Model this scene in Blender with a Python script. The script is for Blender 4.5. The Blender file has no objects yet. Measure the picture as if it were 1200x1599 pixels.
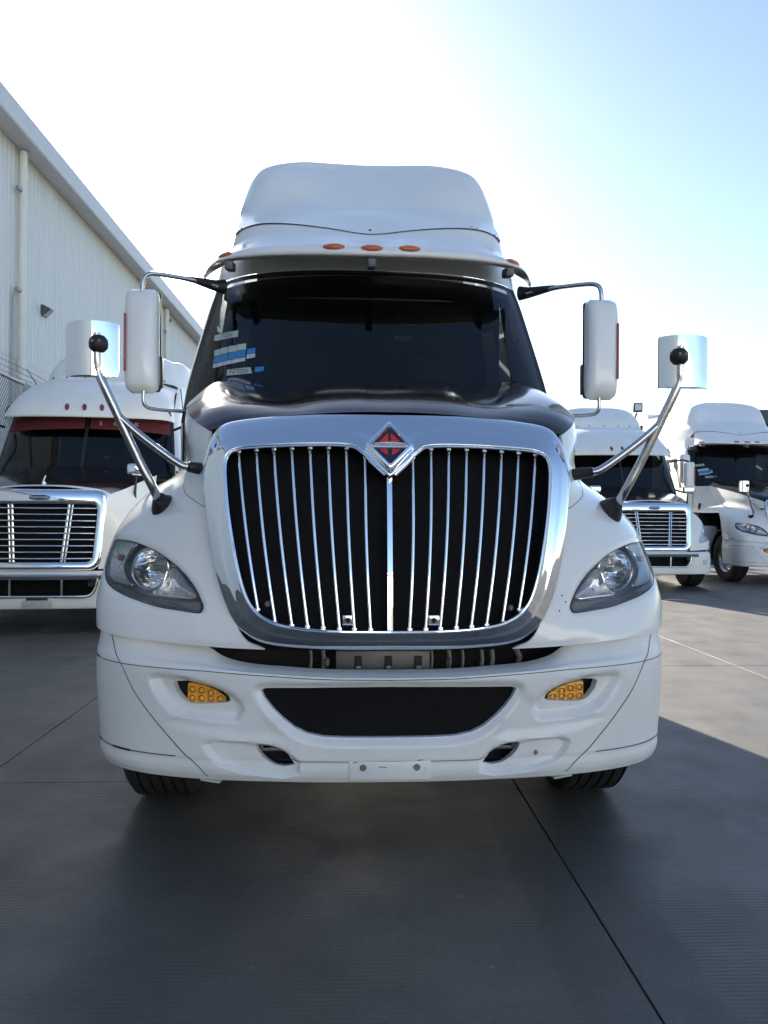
import bpy, bmesh, math, random
import numpy as np
from mathutils import Vector, Matrix
from mathutils.geometry import delaunay_2d_cdt
random.seed(7); np.random.seed(7)
scene=bpy.context.scene; COL=scene.collection
R=math.radians
# ------------------------------------------------------------------ camera
HC,PITCH,ROLL=1.33,-.0046,.0065
cam=bpy.data.cameras.new('camera'); camo=bpy.data.objects.new('camera',cam); COL.objects.link(camo)
fw=Vector((0,math.cos(PITCH),-math.sin(PITCH))); u0=Vector((0,math.sin(PITCH),math.cos(PITCH)))
rt=Vector((1,0,0))*math.cos(ROLL)+u0*math.sin(ROLL); up=Vector((1,0,0))*-math.sin(ROLL)+u0*math.cos(ROLL)
camo.matrix_world=Matrix(((rt.x,up.x,-fw.x,0),(rt.y,up.y,-fw.y,0),(rt.z,up.z,-fw.z,HC),(0,0,0,1)))
cam.sensor_fit='HORIZONTAL'; cam.sensor_width=36; cam.lens=36.0; cam.clip_end=2000; cam.clip_start=.05
scene.camera=camo
scene.render.resolution_x=768; scene.render.resolution_y=1024
# ------------------------------------------------------------------ sky, sun, exposure
SUN_AZ,SUN_EL=R(-17.5),R(22)
w=bpy.data.worlds.new('World'); scene.world=w; w.use_nodes=True
nt=w.node_tree; bg=nt.nodes['Background']; sky=nt.nodes.new('ShaderNodeTexSky')
sky.sky_type='NISHITA'; sky.sun_disc=False; sky.sun_elevation=SUN_EL; sky.sun_rotation=SUN_AZ
sky.air_density=1.0; sky.dust_density=1.9; sky.ozone_density=1.2; sky.altitude=1500
nt.links.new(sky.outputs[0],bg.inputs[0]); bg.inputs[1].default_value=.076
sun=bpy.data.lights.new('sun','SUN'); sun.energy=5.0; sun.angle=R(.55); sun.color=(1,.91,.77)
suno=bpy.data.objects.new('sun',sun); COL.objects.link(suno); suno.location=(-20,60,40)
sd=Vector((math.sin(SUN_AZ)*math.cos(SUN_EL),math.cos(SUN_AZ)*math.cos(SUN_EL),math.sin(SUN_EL)))
suno.rotation_euler=(-sd).to_track_quat('-Z','Y').to_euler()
vs=scene.view_settings; vs.view_transform='Standard'; vs.look='None'; vs.gamma=1; vs.exposure=1.9
try: vs.use_curve_mapping=False
except Exception: pass
scene.render.engine='CYCLES'
try:
    scene.cycles.max_bounces=10; scene.cycles.transparent_max_bounces=12; scene.cycles.use_denoising=True
    scene.cycles.caustics_reflective=False; scene.cycles.caustics_refractive=False
except Exception: pass
# ------------------------------------------------------------------ materials
def mat(name,col,rough=.5,metal=0,coat=0,ior=1.5,noise=0,nscale=5,bump=0,bscale=60,rvar=0,coat_rough=.05,spec=.5,trans=0,stretch=(1,1,1)):
    m=bpy.data.materials.new(name); m.use_nodes=True; t=m.node_tree; b=t.nodes['Principled BSDF']
    b.inputs['Base Color'].default_value=(*col,1); b.inputs['Roughness'].default_value=rough; b.inputs['Metallic'].default_value=metal
    b.inputs['IOR'].default_value=ior; b.inputs['Coat Weight'].default_value=coat; b.inputs['Coat Roughness'].default_value=coat_rough
    b.inputs['Specular IOR Level'].default_value=spec; b.inputs['Transmission Weight'].default_value=trans
    if noise or bump or rvar:
        tc=t.nodes.new('ShaderNodeTexCoord'); mp=t.nodes.new('ShaderNodeMapping'); mp.inputs['Scale'].default_value=stretch
        t.links.new(tc.outputs['Object'],mp.inputs['Vector'])
    if noise or rvar:
        n=t.nodes.new('ShaderNodeTexNoise'); n.inputs['Scale'].default_value=nscale; n.inputs['Detail'].default_value=8; n.inputs['Roughness'].default_value=.65
        t.links.new(mp.outputs[0],n.inputs['Vector'])
    if noise:
        mx=t.nodes.new('ShaderNodeMix'); mx.data_type='RGBA'
        mx.inputs[6].default_value=(*[c*(1-noise) for c in col],1); mx.inputs[7].default_value=(*[min(1,c*(1+noise*.6)) for c in col],1)
        mr=t.nodes.new('ShaderNodeMapRange'); mr.inputs[1].default_value=.3; mr.inputs[2].default_value=.7
        t.links.new(n.outputs[0],mr.inputs[0]); t.links.new(mr.outputs[0],mx.inputs[0]); t.links.new(mx.outputs[2],b.inputs['Base Color'])
    if rvar:
        mr=t.nodes.new('ShaderNodeMapRange'); mr.inputs[1].default_value=.3; mr.inputs[2].default_value=.7; mr.inputs[3].default_value=max(0,rough-rvar); mr.inputs[4].default_value=rough+rvar
        t.links.new(n.outputs[0],mr.inputs[0]); t.links.new(mr.outputs[0],b.inputs['Roughness'])
    if bump:
        n2=t.nodes.new('ShaderNodeTexNoise'); n2.inputs['Scale'].default_value=bscale; n2.inputs['Detail'].default_value=4
        bp=t.nodes.new('ShaderNodeBump'); bp.inputs['Strength'].default_value=bump; bp.inputs['Distance'].default_value=.01
        t.links.new(mp.outputs[0],n2.inputs['Vector']); t.links.new(n2.outputs[0],bp.inputs['Height']); t.links.new(bp.outputs[0],b.inputs['Normal'])
    return m
def glassmat(name,tint,refl_ior=1.5,rough=.02,clear=.5,trcol=None):
    """thin sheet: fresnel-weighted reflection over a tinted see-through sheet"""
    m=bpy.data.materials.new(name); m.use_nodes=True; t=m.node_tree; t.nodes.clear()
    o=t.nodes.new('ShaderNodeOutputMaterial'); tr=t.nodes.new('ShaderNodeBsdfTransparent'); tr.inputs[0].default_value=(*(trcol or tint),1)
    gl=t.nodes.new('ShaderNodeBsdfGlossy'); gl.inputs['Roughness'].default_value=rough; gl.inputs[0].default_value=(1,1,1,1)
    fr=t.nodes.new('ShaderNodeFresnel'); fr.inputs[0].default_value=refl_ior
    mx=t.nodes.new('ShaderNodeMixShader'); t.links.new(fr.outputs[0],mx.inputs[0]); t.links.new(tr.outputs[0],mx.inputs[1]); t.links.new(gl.outputs[0],mx.inputs[2]); t.links.new(mx.outputs[0],o.inputs[0])
    return m
M={}
M['white']=mat('white_paint',(.82,.83,.82),.38,coat=.9,coat_rough=.035,noise=.05,nscale=2.5,rvar=.06,bump=.012,bscale=35)
M['white2']=mat('white_paint_dull',(.79,.80,.77),.4,coat=.25,coat_rough=.15,noise=.06,nscale=2.5,rvar=.08)
M['bumper']=mat('bumper_plastic_white',(.80,.81,.80),.38,coat=.25,coat_rough=.15,noise=.07,nscale=3,rvar=.08,bump=.03,bscale=90)
M['wrap']=mat('dark_hood_film',(.020,.017,.018),.10,noise=.2,nscale=4,rvar=.03,bump=.006,bscale=10,spec=.28)
M['chrome']=mat('chrome',(.90,.91,.93),.035,metal=1,rvar=.02,nscale=6,bump=.006,bscale=9)
M['chrome_dull']=mat('chrome_worn',(.66,.67,.68),.16,metal=1,rvar=.06,nscale=9,bump=.02,bscale=40)
M['tube']=mat('brushed_steel_tube',(.50,.50,.51),.24,metal=1,rvar=.06,nscale=14)
M['black']=mat('black_plastic',(.016,.016,.018),.5,noise=.3,nscale=12,bump=.05,bscale=120)
M['rubber']=mat('tyre_rubber',(.018,.018,.019),.78,noise=.35,nscale=9,bump=.15,bscale=70)
M['mesh']=mat('grille_mesh_black',(.007,.007,.008),.75,noise=.3,nscale=20,spec=.15)
M['dark']=mat('dark_chassis',(.012,.012,.013),.85,noise=.4,nscale=6)
M['grey_metal']=mat('grey_bracket_metal',(.15,.15,.15),.5,metal=.4,noise=.25,nscale=14)
M['rod']=mat('dusty_metal',(.20,.195,.19),.5,metal=.5,noise=.2,nscale=20)
M['gap']=mat('panel_gap_black',(.02,.021,.023),.8)
M['glass']=glassmat('windshield_glass',(.20,.23,.24),1.52,.012)
M['glass_side']=glassmat('side_glass',(.10,.12,.13),1.5,.02)
M['lens']=glassmat('headlight_lens',(.97,.975,.98),1.33,.03)
M['housing']=mat('lamp_housing_dark',(.20,.205,.22),.35,noise=.2,nscale=8)
M['lamp_silver']=mat('lamp_housing_silver',(.66,.67,.69),.28,metal=.6,bump=.12,bscale=30)
M['bezel']=mat('lamp_bezel_grey',(.42,.43,.45),.3,noise=.1,nscale=10)
M['reflector']=mat('lamp_reflector',(.96,.97,.98),.09,metal=1,bump=.35,bscale=42)
M['reflector_fine']=mat('lamp_reflector_fluted',(.93,.94,.96),.16,metal=.85,bump=.5,bscale=70,stretch=(1.6,1,.5))
M['bulb']=mat('bulb_glass',(.35,.36,.38),.08,spec=.8)
M['amber']=mat('amber_lens',(.95,.47,.03),.16,coat=.8,spec=.6,noise=.15,nscale=40)
M['amber_led']=mat('amber_led_lens',(1.0,.52,.05),.12,coat=1,spec=.7)
M['amber_dark']=mat('amber_led_cup',(.42,.15,.01),.3)
M['marker']=mat('orange_marker_lens',(.62,.14,.035),.3,coat=.4,noise=.15,nscale=30)
M['marker_red']=mat('dull_red_marker',(.16,.03,.035),.35,coat=.3)
M['redstrip']=mat('faded_red_reflector',(.42,.09,.10),.4,noise=.15,nscale=20)
M['red']=mat('emblem_red',(.62,.035,.04),.45)
M['navy']=mat('emblem_navy',(.014,.018,.04),.5)
M['silver']=mat('emblem_silver',(.70,.73,.78),.4,metal=.2)
M['seat']=mat('seat_cloth',(.05,.055,.06),.9,noise=.2,nscale=20)
M['dash']=mat('dashboard_vinyl',(.07,.075,.08),.75,noise=.15,nscale=15)
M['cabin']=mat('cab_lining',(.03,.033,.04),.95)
M['shade']=mat('windshield_top_tint',(.010,.010,.010),.4)
M['curtain']=mat('cab_curtain',(.20,.215,.23),.9,noise=.2,nscale=6)
M['sticker_blue']=mat('sticker_blue',(.03,.20,.46),.35,coat=.3)
M['sticker_pale']=mat('sticker_pale',(.45,.50,.46),.5,noise=.15,nscale=60)
M['sticker_white']=mat('sticker_white',(.62,.64,.64),.5)
M['plate']=mat('number_plate',(.50,.50,.50),.5,noise=.3,nscale=45)
M['redcloth']=mat('red_sun_strip',(.115,.018,.024),.7,noise=.3,nscale=14)
M['mirror']=mat('mirror_glass',(.85,.86,.87),.02,metal=1)
M['alu']=mat('wheel_aluminium',(.55,.55,.56),.25,metal=1,rvar=.08,nscale=10)
M['housing_black']=mat('black_mirror_back',(.02,.02,.022),.35)
# ------------------------------------------------------------------ mesh helpers
def link(o,parent=None):
    COL.objects.link(o)
    if parent is not None: o.parent=parent
    return o
def empty(name,loc=(0,0,0),rz=0,label=None,cat=None,group=None,parent=None):
    o=bpy.data.objects.new(name,None); o.empty_display_size=.1; link(o,parent); o.location=loc; o.rotation_euler=(0,0,rz)
    tag(o,label,cat,group); return o
def tag(o,label=None,cat=None,group=None,kind=None):
    if label: o['label']=label
    if cat: o['category']=cat
    if group: o['group']=group
    if kind: o['kind']=kind
    return o
class MB:
    def __init__(s): s.v=[]; s.f=[]
    def add(s,v,f):
        n=len(s.v); s.v+= [tuple(map(float,p)) for p in v]; s.f+=[tuple(i+n for i in q) for q in f]; return s
    def grid(s,P,close_u=False,flip=False):
        P=np.asarray(P,float); a,b=P.shape[:2]; F=[]
        for j in range(a-1):
            for i in range(b if close_u else b-1):
                i2=(i+1)%b; q=(j*b+i,j*b+i2,(j+1)*b+i2,(j+1)*b+i); F.append(q[::-1] if flip else q)
        return s.add(P.reshape(-1,3),F)
    def box(s,c,d,rz=0,ry=0,rx=0):
        m=Matrix.Translation(c)@Matrix.Rotation(rz,4,'Z')@Matrix.Rotation(ry,4,'Y')@Matrix.Rotation(rx,4,'X')
        v=[m@Vector((x*d[0]/2,y*d[1]/2,z*d[2]/2)) for x in(-1,1) for y in(-1,1) for z in(-1,1)]
        return s.add(v,[(0,1,3,2),(4,6,7,5),(0,4,5,1),(2,3,7,6),(0,2,6,4),(1,5,7,3)])
    def rbox(s,c,d,b=.01,seg=2,rz=0,ry=0,rx=0):
        bm=bmesh.new(); bmesh.ops.create_cube(bm,size=1); bmesh.ops.scale(bm,vec=d,verts=bm.verts)
        bmesh.ops.bevel(bm,geom=bm.edges[:],offset=min(b,min(d)*.49),segments=seg,affect='EDGES',profile=.5)
        m=Matrix.Translation(c)@Matrix.Rotation(rz,4,'Z')@Matrix.Rotation(ry,4,'Y')@Matrix.Rotation(rx,4,'X'); bm.transform(m)
        bm.verts.index_update(); s.add([v.co for v in bm.verts],[[v.index for v in f.verts] for f in bm.faces]); bm.free(); return s
    def tube(s,path,r,n=10,cap=True,closed=False):
        P=[Vector(p) for p in path]; m=len(P); rs=r if hasattr(r,'__len__') else [r]*m
        rings=[]; pn=None
        for k in range(m):
            a=P[(k-1)%m] if (closed or k>0) else P[k]; b=P[(k+1)%m] if (closed or k<m-1) else P[k]
            t=(b-a).normalized()
            if pn is None:
                pn=t.orthogonal().normalized()
            else:
                pn=(pn-t*pn.dot(t)); pn=pn.normalized() if pn.length>1e-6 else t.orthogonal().normalized()
            bn=t.cross(pn)
            rings.append([P[k]+(pn*math.cos(2*math.pi*i/n)+bn*math.sin(2*math.pi*i/n))*rs[k] for i in range(n)])
        if closed: rings.append(rings[0])
        base=len(s.v); s.grid(np.array([[tuple(p) for p in q] for q in rings]),close_u=True,flip=True)
        if cap and not closed:
            s.f.append(tuple(base+i for i in range(n))); s.f.append(tuple(base+(m-1)*n+i for i in range(n))[::-1])
        return s
    def lathe(s,prof,n=32,m=Matrix.Identity(4)):
        """profile of (radius, along x)"""
        G=[[m@Vector((x,r*math.cos(2*math.pi*i/n),r*math.sin(2*math.pi*i/n))) for i in range(n)] for r,x in prof]
        return s.grid(np.array([[tuple(p) for p in q] for q in G]),close_u=True)
    def prism(s,poly,a,b):
        """closed polygon (list of 3d points) offset by vectors a and b, capped"""
        n=len(poly); A=[Vector(p)+Vector(a) for p in poly]; B=[Vector(p)+Vector(b) for p in poly]
        F=[(i,(i+1)%n,n+(i+1)%n,n+i) for i in range(n)]+[tuple(range(n))[::-1],tuple(range(n,2*n))]
        return s.add(A+B,F)
    def mirrored(s):
        o=MB(); o.v=[(-x,y,z) for x,y,z in s.v]; o.f=[q[::-1] for q in s.f]; return o
    def merge(s,o): return s.add(o.v,o.f)
    def moved(s,mtx):
        s.v=[tuple(mtx@Vector(p)) for p in s.v]; return s
    def obj(s,name,mt,parent=None,ang=35,weld=0,solid=0):
        me=bpy.data.meshes.new(name); me.from_pydata(s.v,[],s.f); me.update()
        bm=bmesh.new(); bm.from_mesh(me)
        if weld: bmesh.ops.remove_doubles(bm,verts=bm.verts,dist=weld)
        bmesh.ops.recalc_face_normals(bm,faces=bm.faces) if not solid else None
        bm.to_mesh(me); bm.free()
        for p in me.polygons: p.use_smooth=True
        me.set_sharp_from_angle(angle=R(ang)); me.materials.append(mt)
        return link(bpy.data.objects.new(name,me),parent)
def pair(mb,name,mt,parent,ang=35):
    a=mb.obj(name,mt,parent,ang); b=mb.mirrored().obj(name,mt,parent,ang); return a,b
def inst(o,parent,loc=None,rot=None):
    c=o.copy(); link(c,parent)
    if loc is not None: c.location=loc
    if rot is not None: c.rotation_euler=rot
    return c
def copy_tree(o,parent=None):
    c=o.copy(); COL.objects.link(c); c.parent=parent
    for ch in list(o.children): copy_tree(ch,c)
    return c
def crv(pts,n=6,closed=False):
    """Catmull-Rom through points"""
    P=np.array(pts,float); m=len(P); out=[]
    for k in range(m if closed else m-1):
        p0=P[(k-1)%m] if closed or k>0 else 2*P[0]-P[1]; p1=P[k]; p2=P[(k+1)%m]; p3=P[(k+2)%m] if closed or k<m-2 else 2*P[-1]-P[-2]
        for t in np.arange(n)/n: out.append(_cr(p0,p1,p2,p3,t))
    if not closed: out.append(P[-1])
    return np.array(out)
def in_poly(p,poly):
    x,y=p[:,0],p[:,1]; c=np.zeros(len(p),bool); n=len(poly)
    for i in range(n):
        x1,y1=poly[i]; x2,y2=poly[(i+1)%n]
        if y1!=y2: c^=((y1>y)!=(y2>y))&(x<(x2-x1)*(y-y1)/(y2-y1)+x1)
    return c
def sdf(p,poly):
    poly=np.asarray(poly,float); d=np.full(len(p),1e9); n=len(poly)
    for i in range(n):
        a=poly[i];b=poly[(i+1)%n];ab=b-a;L=max((ab**2).sum(),1e-12)
        t=np.clip(((p-a)@ab)/L,0,1)[:,None]; d=np.minimum(d,np.hypot(*(p-a-ab*t).T))
    return np.where(in_poly(p,poly),-d,d)
def sstep(t): t=np.clip(t,0,1); return t*t*(3-2*t)
def panel(P,outer=None,holes=(),k=8,kv=None,disp=None,off=0.,bstep=.7,flange=0,half=True,hole_flange=0):
    """trimmed surface: outer outline and holes in patch (u,v); returns MB with both halves"""
    kv=kv or k
    S=np.array([k,kv],float)
    if outer is None:
        a,b=P.nu-1,P.nv-1; outer=[(0,0),(a,0),(a,b),(0,b)]
    def dens(poly):
        poly=np.asarray(poly,float)*S; out=[]
        for i in range(len(poly)):
            a=poly[i];b=poly[(i+1)%len(poly)]; n=max(1,int(np.hypot(*(b-a))/bstep))
            out+=[a+(b-a)*t/n for t in range(n)]
        return np.array(out)
    loops=[dens(outer)]+[dens(h) for h in holes]
    lo=loops[0].min(0);hi=loops[0].max(0)
    gx,gy=np.meshgrid(np.arange(math.floor(lo[0])+.5,hi[0]),np.arange(math.floor(lo[1])+.5,hi[1])); g=np.stack([gx.ravel(),gy.ravel()],1)
    keep=(sdf(g,loops[0])<-.35)
    for h in loops[1:]: keep&=(sdf(g,h)>.35)
    g=g[keep]
    V=np.concatenate(loops+[g]); E=[];n=0
    for L in loops:
        m=len(L);E+=[(n+i,n+(i+1)%m) for i in range(m)];n+=m
    r=delaunay_2d_cdt([Vector(p) for p in V],E,[],0,1e-6)
    ov=np.array([tuple(p) for p in r[0]]); of=[f for f in r[2]]
    c=np.array([ov[list(f)].mean(0) for f in of]); ok=in_poly(c,loops[0])
    for h in loops[1:]: ok&=~in_poly(c,h)
    def lift(q):
        uv=np.asarray(q)/S; p=P.ev(uv[:,0],uv[:,1]); nn=P.nrm(uv[:,0],uv[:,1])
        if disp is not None: p=disp(p,nn)
        return p+nn*off
    mb=MB(); mb.add(lift(ov),[tuple(f) for f,o in zip(of,ok) if o])
    for li,L in enumerate(loops):
        fl=flange if li==0 else hole_flange
        if fl:
            p=lift(L); n_=P.nrm(L[:,0]/S[0],L[:,1]/S[1]); q=p-n_*fl
            ks=[i for i in range(len(L)) if not(half and L[i][0]<1e-6 and L[(i+1)%len(L)][0]<1e-6)]
            m=len(L); mb.add(list(p)+list(q),[(i,(i+1)%m,m+(i+1)%m,m+i) for i in ks])
    if half:
        mb.merge(mb.mirrored())
    return mb
def strip(P,uv,wid,off=.0008,n=8,disp=None):
    """thin ribbon lying on a surface along a (u,v) line"""
    c=crv(uv,n); p=P.ev(c[:,0],c[:,1]); nn=P.nrm(c[:,0],c[:,1])
    if disp is not None: p=disp(p,nn)
    p=p+nn*off
    t=np.gradient(p,axis=0); t/=np.linalg.norm(t,axis=1,keepdims=True); s=np.cross(nn,t)*wid/2
    return MB().grid(np.array([p-s,p+s]))
def text_mb(txt,size,align='CENTER',ext=.0):
    c=bpy.data.curves.new('t','FONT'); c.body=txt; c.size=size; c.align_x=align; c.align_y='CENTER'; c.extrude=ext; c.resolution_u=3
    o=bpy.data.objects.new('t',c); COL.objects.link(o); dg=bpy.context.evaluated_depsgraph_get()
    me=bpy.data.meshes.new_from_object(o.evaluated_get(dg)); mb=MB(); mb.add([v.co for v in me.vertices],[tuple(p.vertices) for p in me.polygons])
    bpy.data.objects.remove(o); bpy.data.curves.remove(c); bpy.data.meshes.remove(me); return mb
def front_text(txt,size,x,y,z,sx=1.0,tilt=0):
    m=text_mb(txt,size); return m.moved(Matrix.Translation((x,y,z))@Matrix.Rotation(tilt,4,'X')@Matrix.Rotation(R(90),4,'X')@Matrix.Diagonal((sx,1,1,1)))

# ------------------------------------------------------------------ control surfaces of the big truck
def _cr(p0,p1,p2,p3,t):
    return .5*((2*p1)+(p2-p0)*t+(2*p0-5*p1+4*p2-p3)*t*t+(3*p1-p0-3*p2+p3)*t**3)
class Patch:
    """bicubic surface through a grid of control points (rows v, columns u)"""
    def __init__(s,G,sym=True):
        G=np.array(G,float); s.nv,s.nu=G.shape[:2]
        A=2*G[:,:1]-G[:,1:2]
        if sym: A=G[:,1:2]*np.array([-1,1,1])
        G2=np.concatenate([A,G,2*G[:,-1:]-G[:,-2:-1]],1)
        s.G=np.concatenate([2*G2[:1]-G2[1:2],G2,2*G2[-1:]-G2[-2:-1]],0)
    def ev(s,u,v):
        u=np.asarray(u,float);v=np.asarray(v,float)
        i=np.clip(np.floor(u).astype(int),0,s.nu-2);j=np.clip(np.floor(v).astype(int),0,s.nv-2)
        a=(u-i)[...,None];b=(v-j)[...,None];R=[]
        for k in range(4):
            R.append(_cr(s.G[j+k,i],s.G[j+k,i+1],s.G[j+k,i+2],s.G[j+k,i+3],a))
        return _cr(R[0],R[1],R[2],R[3],b)
    def nrm(s,u,v):
        e=1e-3
        a=s.ev(u+e,v)-s.ev(u-e,v);b=s.ev(u,v+e)-s.ev(u,v-e)
        n=np.cross(a,b);return n/(np.linalg.norm(n,axis=-1,keepdims=True)+1e-12)
PATCH={}
def lin(x,xs,ys): return np.interp(x,xs,ys)
# ---- bumper: plan curve pushed in by an offset per row
_bx=[0,.25,.5,.62,.70,.80,.90,1.0,1.08,1.14,1.18,1.205,1.215];_by=[0,.006,.028,.045,.06,.085,.12,.17,.235,.315,.42,.60,.95]
bx=np.array([0,.1,.2,.3,.4,.5,.58,.64,.69,.75,.82,.89,.96,1.02,1.075,1.12,1.155,1.18,1.196,1.206,1.212,1.215])
def _pc(x):
    k=min(max(np.searchsorted(_bx,x)-1,0),len(_bx)-2);P=np.array([_bx,_by]).T
    p0=P[k-1] if k>0 else P[1]*[-1,1];p3=P[k+2] if k<len(P)-2 else 2*P[-1]-P[-2];lo,hi=0.,1.
    for _ in range(40):
        m=(lo+hi)/2
        if _cr(p0,P[k],P[k+1],p3,m)[0]<x: lo=m
        else: hi=m
    return _cr(p0,P[k],P[k+1],p3,lo)[1]
by=np.array([_pc(x) for x in bx])
tx=np.gradient(bx);ty=np.gradient(by);tl=np.hypot(tx,ty);bnx=ty/tl;bny=-tx/tl   # outward normal
btop=lin(bx,_bx,[.75,.752,.768,.785,.838,.858,.877,.902,.925,.942,.95,.95,.95])
bcr=lin(bx,_bx,[.73,.732,.745,.752,.756,.758,.76,.762,.764,.766,.766,.766,.766])
rows=[]
def brow(z,off,xs=1.0):
    off=np.broadcast_to(off,bx.shape)
    rows.append(np.stack([(bx+off*bnx)*xs,by+off*bny,np.broadcast_to(z,bx.shape)],1))
brow(.372,-.12);brow(.352,-.035,.985);brow(.362,-.008,.985);brow(.395,.004,.985);brow(.437,.002,.985);brow(.50,.0,.99);brow(.58,.0,.995);brow(.66,.0)
brow(bcr,0.);ft=lin(bx,[0,.62,.72,2],[0,0,1,1])
brow(bcr+(btop-bcr)*lin(bx,[0,.62,.72,2],[.35,.4,.3,.3]),-lin(bx,[0,.62,.72,.95,1.12,2],[.016,.018,.028,.022,.010,.008]))
brow(bcr+(btop-bcr)*lin(bx,[0,.62,.72,2],[.75,.75,.62,.62]),-lin(bx,[0,.62,.72,.95,1.12,2],[.05,.05,.05,.038,.018,.014]))
brow(btop,-lin(bx,[0,.62,.72,.95,1.12,2],[.095,.09,.062,.05,.026,.02]))
PATCH['bumper']=Patch(rows)
# ---- fender / hood side
F=[]
def frow(z0,z1,xy):
    n=len(xy);F.append([(x,y,z0+(z1-z0)*(k/(n-1))**1.3) for k,(x,y) in enumerate(xy)])
frow(.835,.90,[(.46,.045),(.60,.06),(.72,.08),(.85,.115),(1.0,.18),(1.11,.27),(1.18,.41),(1.21,.65),(1.215,.92)])
frow(.87,.93,[(.53,.05),(.63,.065),(.735,.085),(.86,.125),(1.005,.19),(1.113,.285),(1.182,.43),(1.212,.66),(1.217,.92)])
frow(.95,1.0,[(.58,.07),(.66,.085),(.75,.105),(.87,.148),(1.01,.215),(1.115,.312),(1.182,.455),(1.212,.68),(1.217,.92)])
frow(1.05,1.08,[(.62,.10),(.685,.115),(.77,.138),(.88,.182),(1.01,.255),(1.11,.35),(1.175,.495),(1.21,.70),(1.215,.92)])
frow(1.15,1.18,[(.645,.125),(.70,.14),(.785,.17),(.885,.22),(1.0,.30),(1.10,.41),(1.165,.55),(1.205,.74),(1.215,.95)])
frow(1.25,1.29,[(.665,.15),(.715,.17),(.79,.205),(.88,.26),(.98,.345),(1.07,.46),(1.14,.61),(1.185,.80),(1.205,1.02)])
frow(1.33,1.38,[(.68,.175),(.725,.20),(.79,.245),(.865,.31),(.95,.405),(1.03,.53),(1.10,.69),(1.15,.88),(1.185,1.1)])
frow(1.40,1.47,[(.69,.20),(.73,.23),(.785,.29),(.845,.37),(.91,.48),(.975,.62),(1.035,.80),(1.09,1.0),(1.13,1.25)])
frow(1.46,1.55,[(.697,.215),(.735,.25),(.78,.32),(.825,.42),(.872,.55),(.92,.72),(.967,.92),(1.015,1.15),(1.06,1.42)])
frow(1.52,1.70,[(.703,.23),(.738,.275),(.78,.355),(.82,.47),(.86,.62),(.898,.81),(.935,1.03),(.975,1.28),(1.02,1.56)])
frow(1.59,1.86,[(.708,.247),(.747,.30),(.797,.39),(.843,.515),(.885,.68),(.92,.885),(.95,1.12),(.98,1.4),(1.015,1.74)])
frow(1.66,2.03,[(.705,.27),(.745,.325),(.797,.42),(.845,.56),(.888,.735),(.923,.95),(.955,1.2),(.985,1.5),(1.015,1.84)])
F=np.array(F); F[1:6,4:,0]+=np.array([.006,.012,.012,.010,.006])[:,None]
PATCH['fender']=Patch(F,sym=False)
sh=np.array(F[-1])
# ---- hood top: columns from centre to shoulder, rows front to back
T=np.array([1.0,.85,.68,.5,.32,.18,.08,0.0])
hf=np.array([.078,.077,.072,.064,.052,.036,.018,0.0]);hr=np.array([.145,.15,.135,.085,.098,.118,.085,0.0])
H=[]
for k in range(9):
    w=(k/8)**1.1;X,Y,Z=sh[k]
    H.append([(X*(1-t),Y-.035*np.sin(t*np.pi/2)*(1-w)+.03*t*w,Z+hf[i]*(1-w)+hr[i]*w) for i,t in enumerate(T)])
PATCH['hood']=Patch(H)
# ---- windshield
W=[]
ts=np.array([0,.3,.55,.76,.9,1.0]);ys=np.array([0,.022,.085,.2,.34,.5])
for z,yc,xh in [(1.92,1.92,1.215),(2.15,2.03,1.2),(2.4,2.16,1.165),(2.65,2.29,1.125),(2.84,2.38,1.09),(3.01,2.46,1.055)]:
    W.append([(xh*t,yc+y*.6,z-.02*(t**4 if z>2.9 else 0)) for t,y in zip(ts,ys)])
PATCH['windshield']=Patch(W)
# ---- visor + lower roof cap
V=[[(0,1.93,2.912),(.3,1.945,2.916),(.55,1.985,2.922),(.75,2.045,2.928),(.9,2.11,2.93),(1.01,2.17,2.925),(1.085,2.25,2.905)],
[(0,1.922,2.934),(.3,1.937,2.938),(.55,1.977,2.944),(.75,2.037,2.95),(.9,2.102,2.95),(1.01,2.165,2.945),(1.08,2.245,2.925)],
[(0,1.97,2.995),(.3,1.985,3.0),(.55,2.025,3.005),(.75,2.085,3.007),(.89,2.15,3.0),(.985,2.22,2.985),(1.05,2.31,2.955)],
[(0,2.09,3.06),(.29,2.10,3.07),(.53,2.14,3.08),(.72,2.2,3.085),(.85,2.27,3.075),(.94,2.35,3.055),(1.0,2.44,3.03)],
[(0,2.26,3.15),(.285,2.27,3.175),(.515,2.30,3.195),(.69,2.35,3.2),(.815,2.42,3.19),(.905,2.5,3.17),(.965,2.6,3.15)],
[(0,2.37,3.222),(.28,2.38,3.258),(.5,2.405,3.288),(.68,2.445,3.305),(.8,2.5,3.31),(.885,2.575,3.305),(.945,2.68,3.295)]]
V=np.array(V)
for r in range(5):
    k=.22*(1-r/5);y=V[r,:,1].copy();q=(2.8+y+k)/(2.8+y);V[r,:,1]=y+k;V[r,:,0]*=q;V[r,:,2]=1.33+(V[r,:,2]-1.33)*q
V[0,5:,2]-=np.array([.012,.035]);V[1,5:,2]-=np.array([.01,.028]);V[2,6,2]-=.015;V[0:2,6,1]+=.05
PATCH['visor']=Patch(V)
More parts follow.
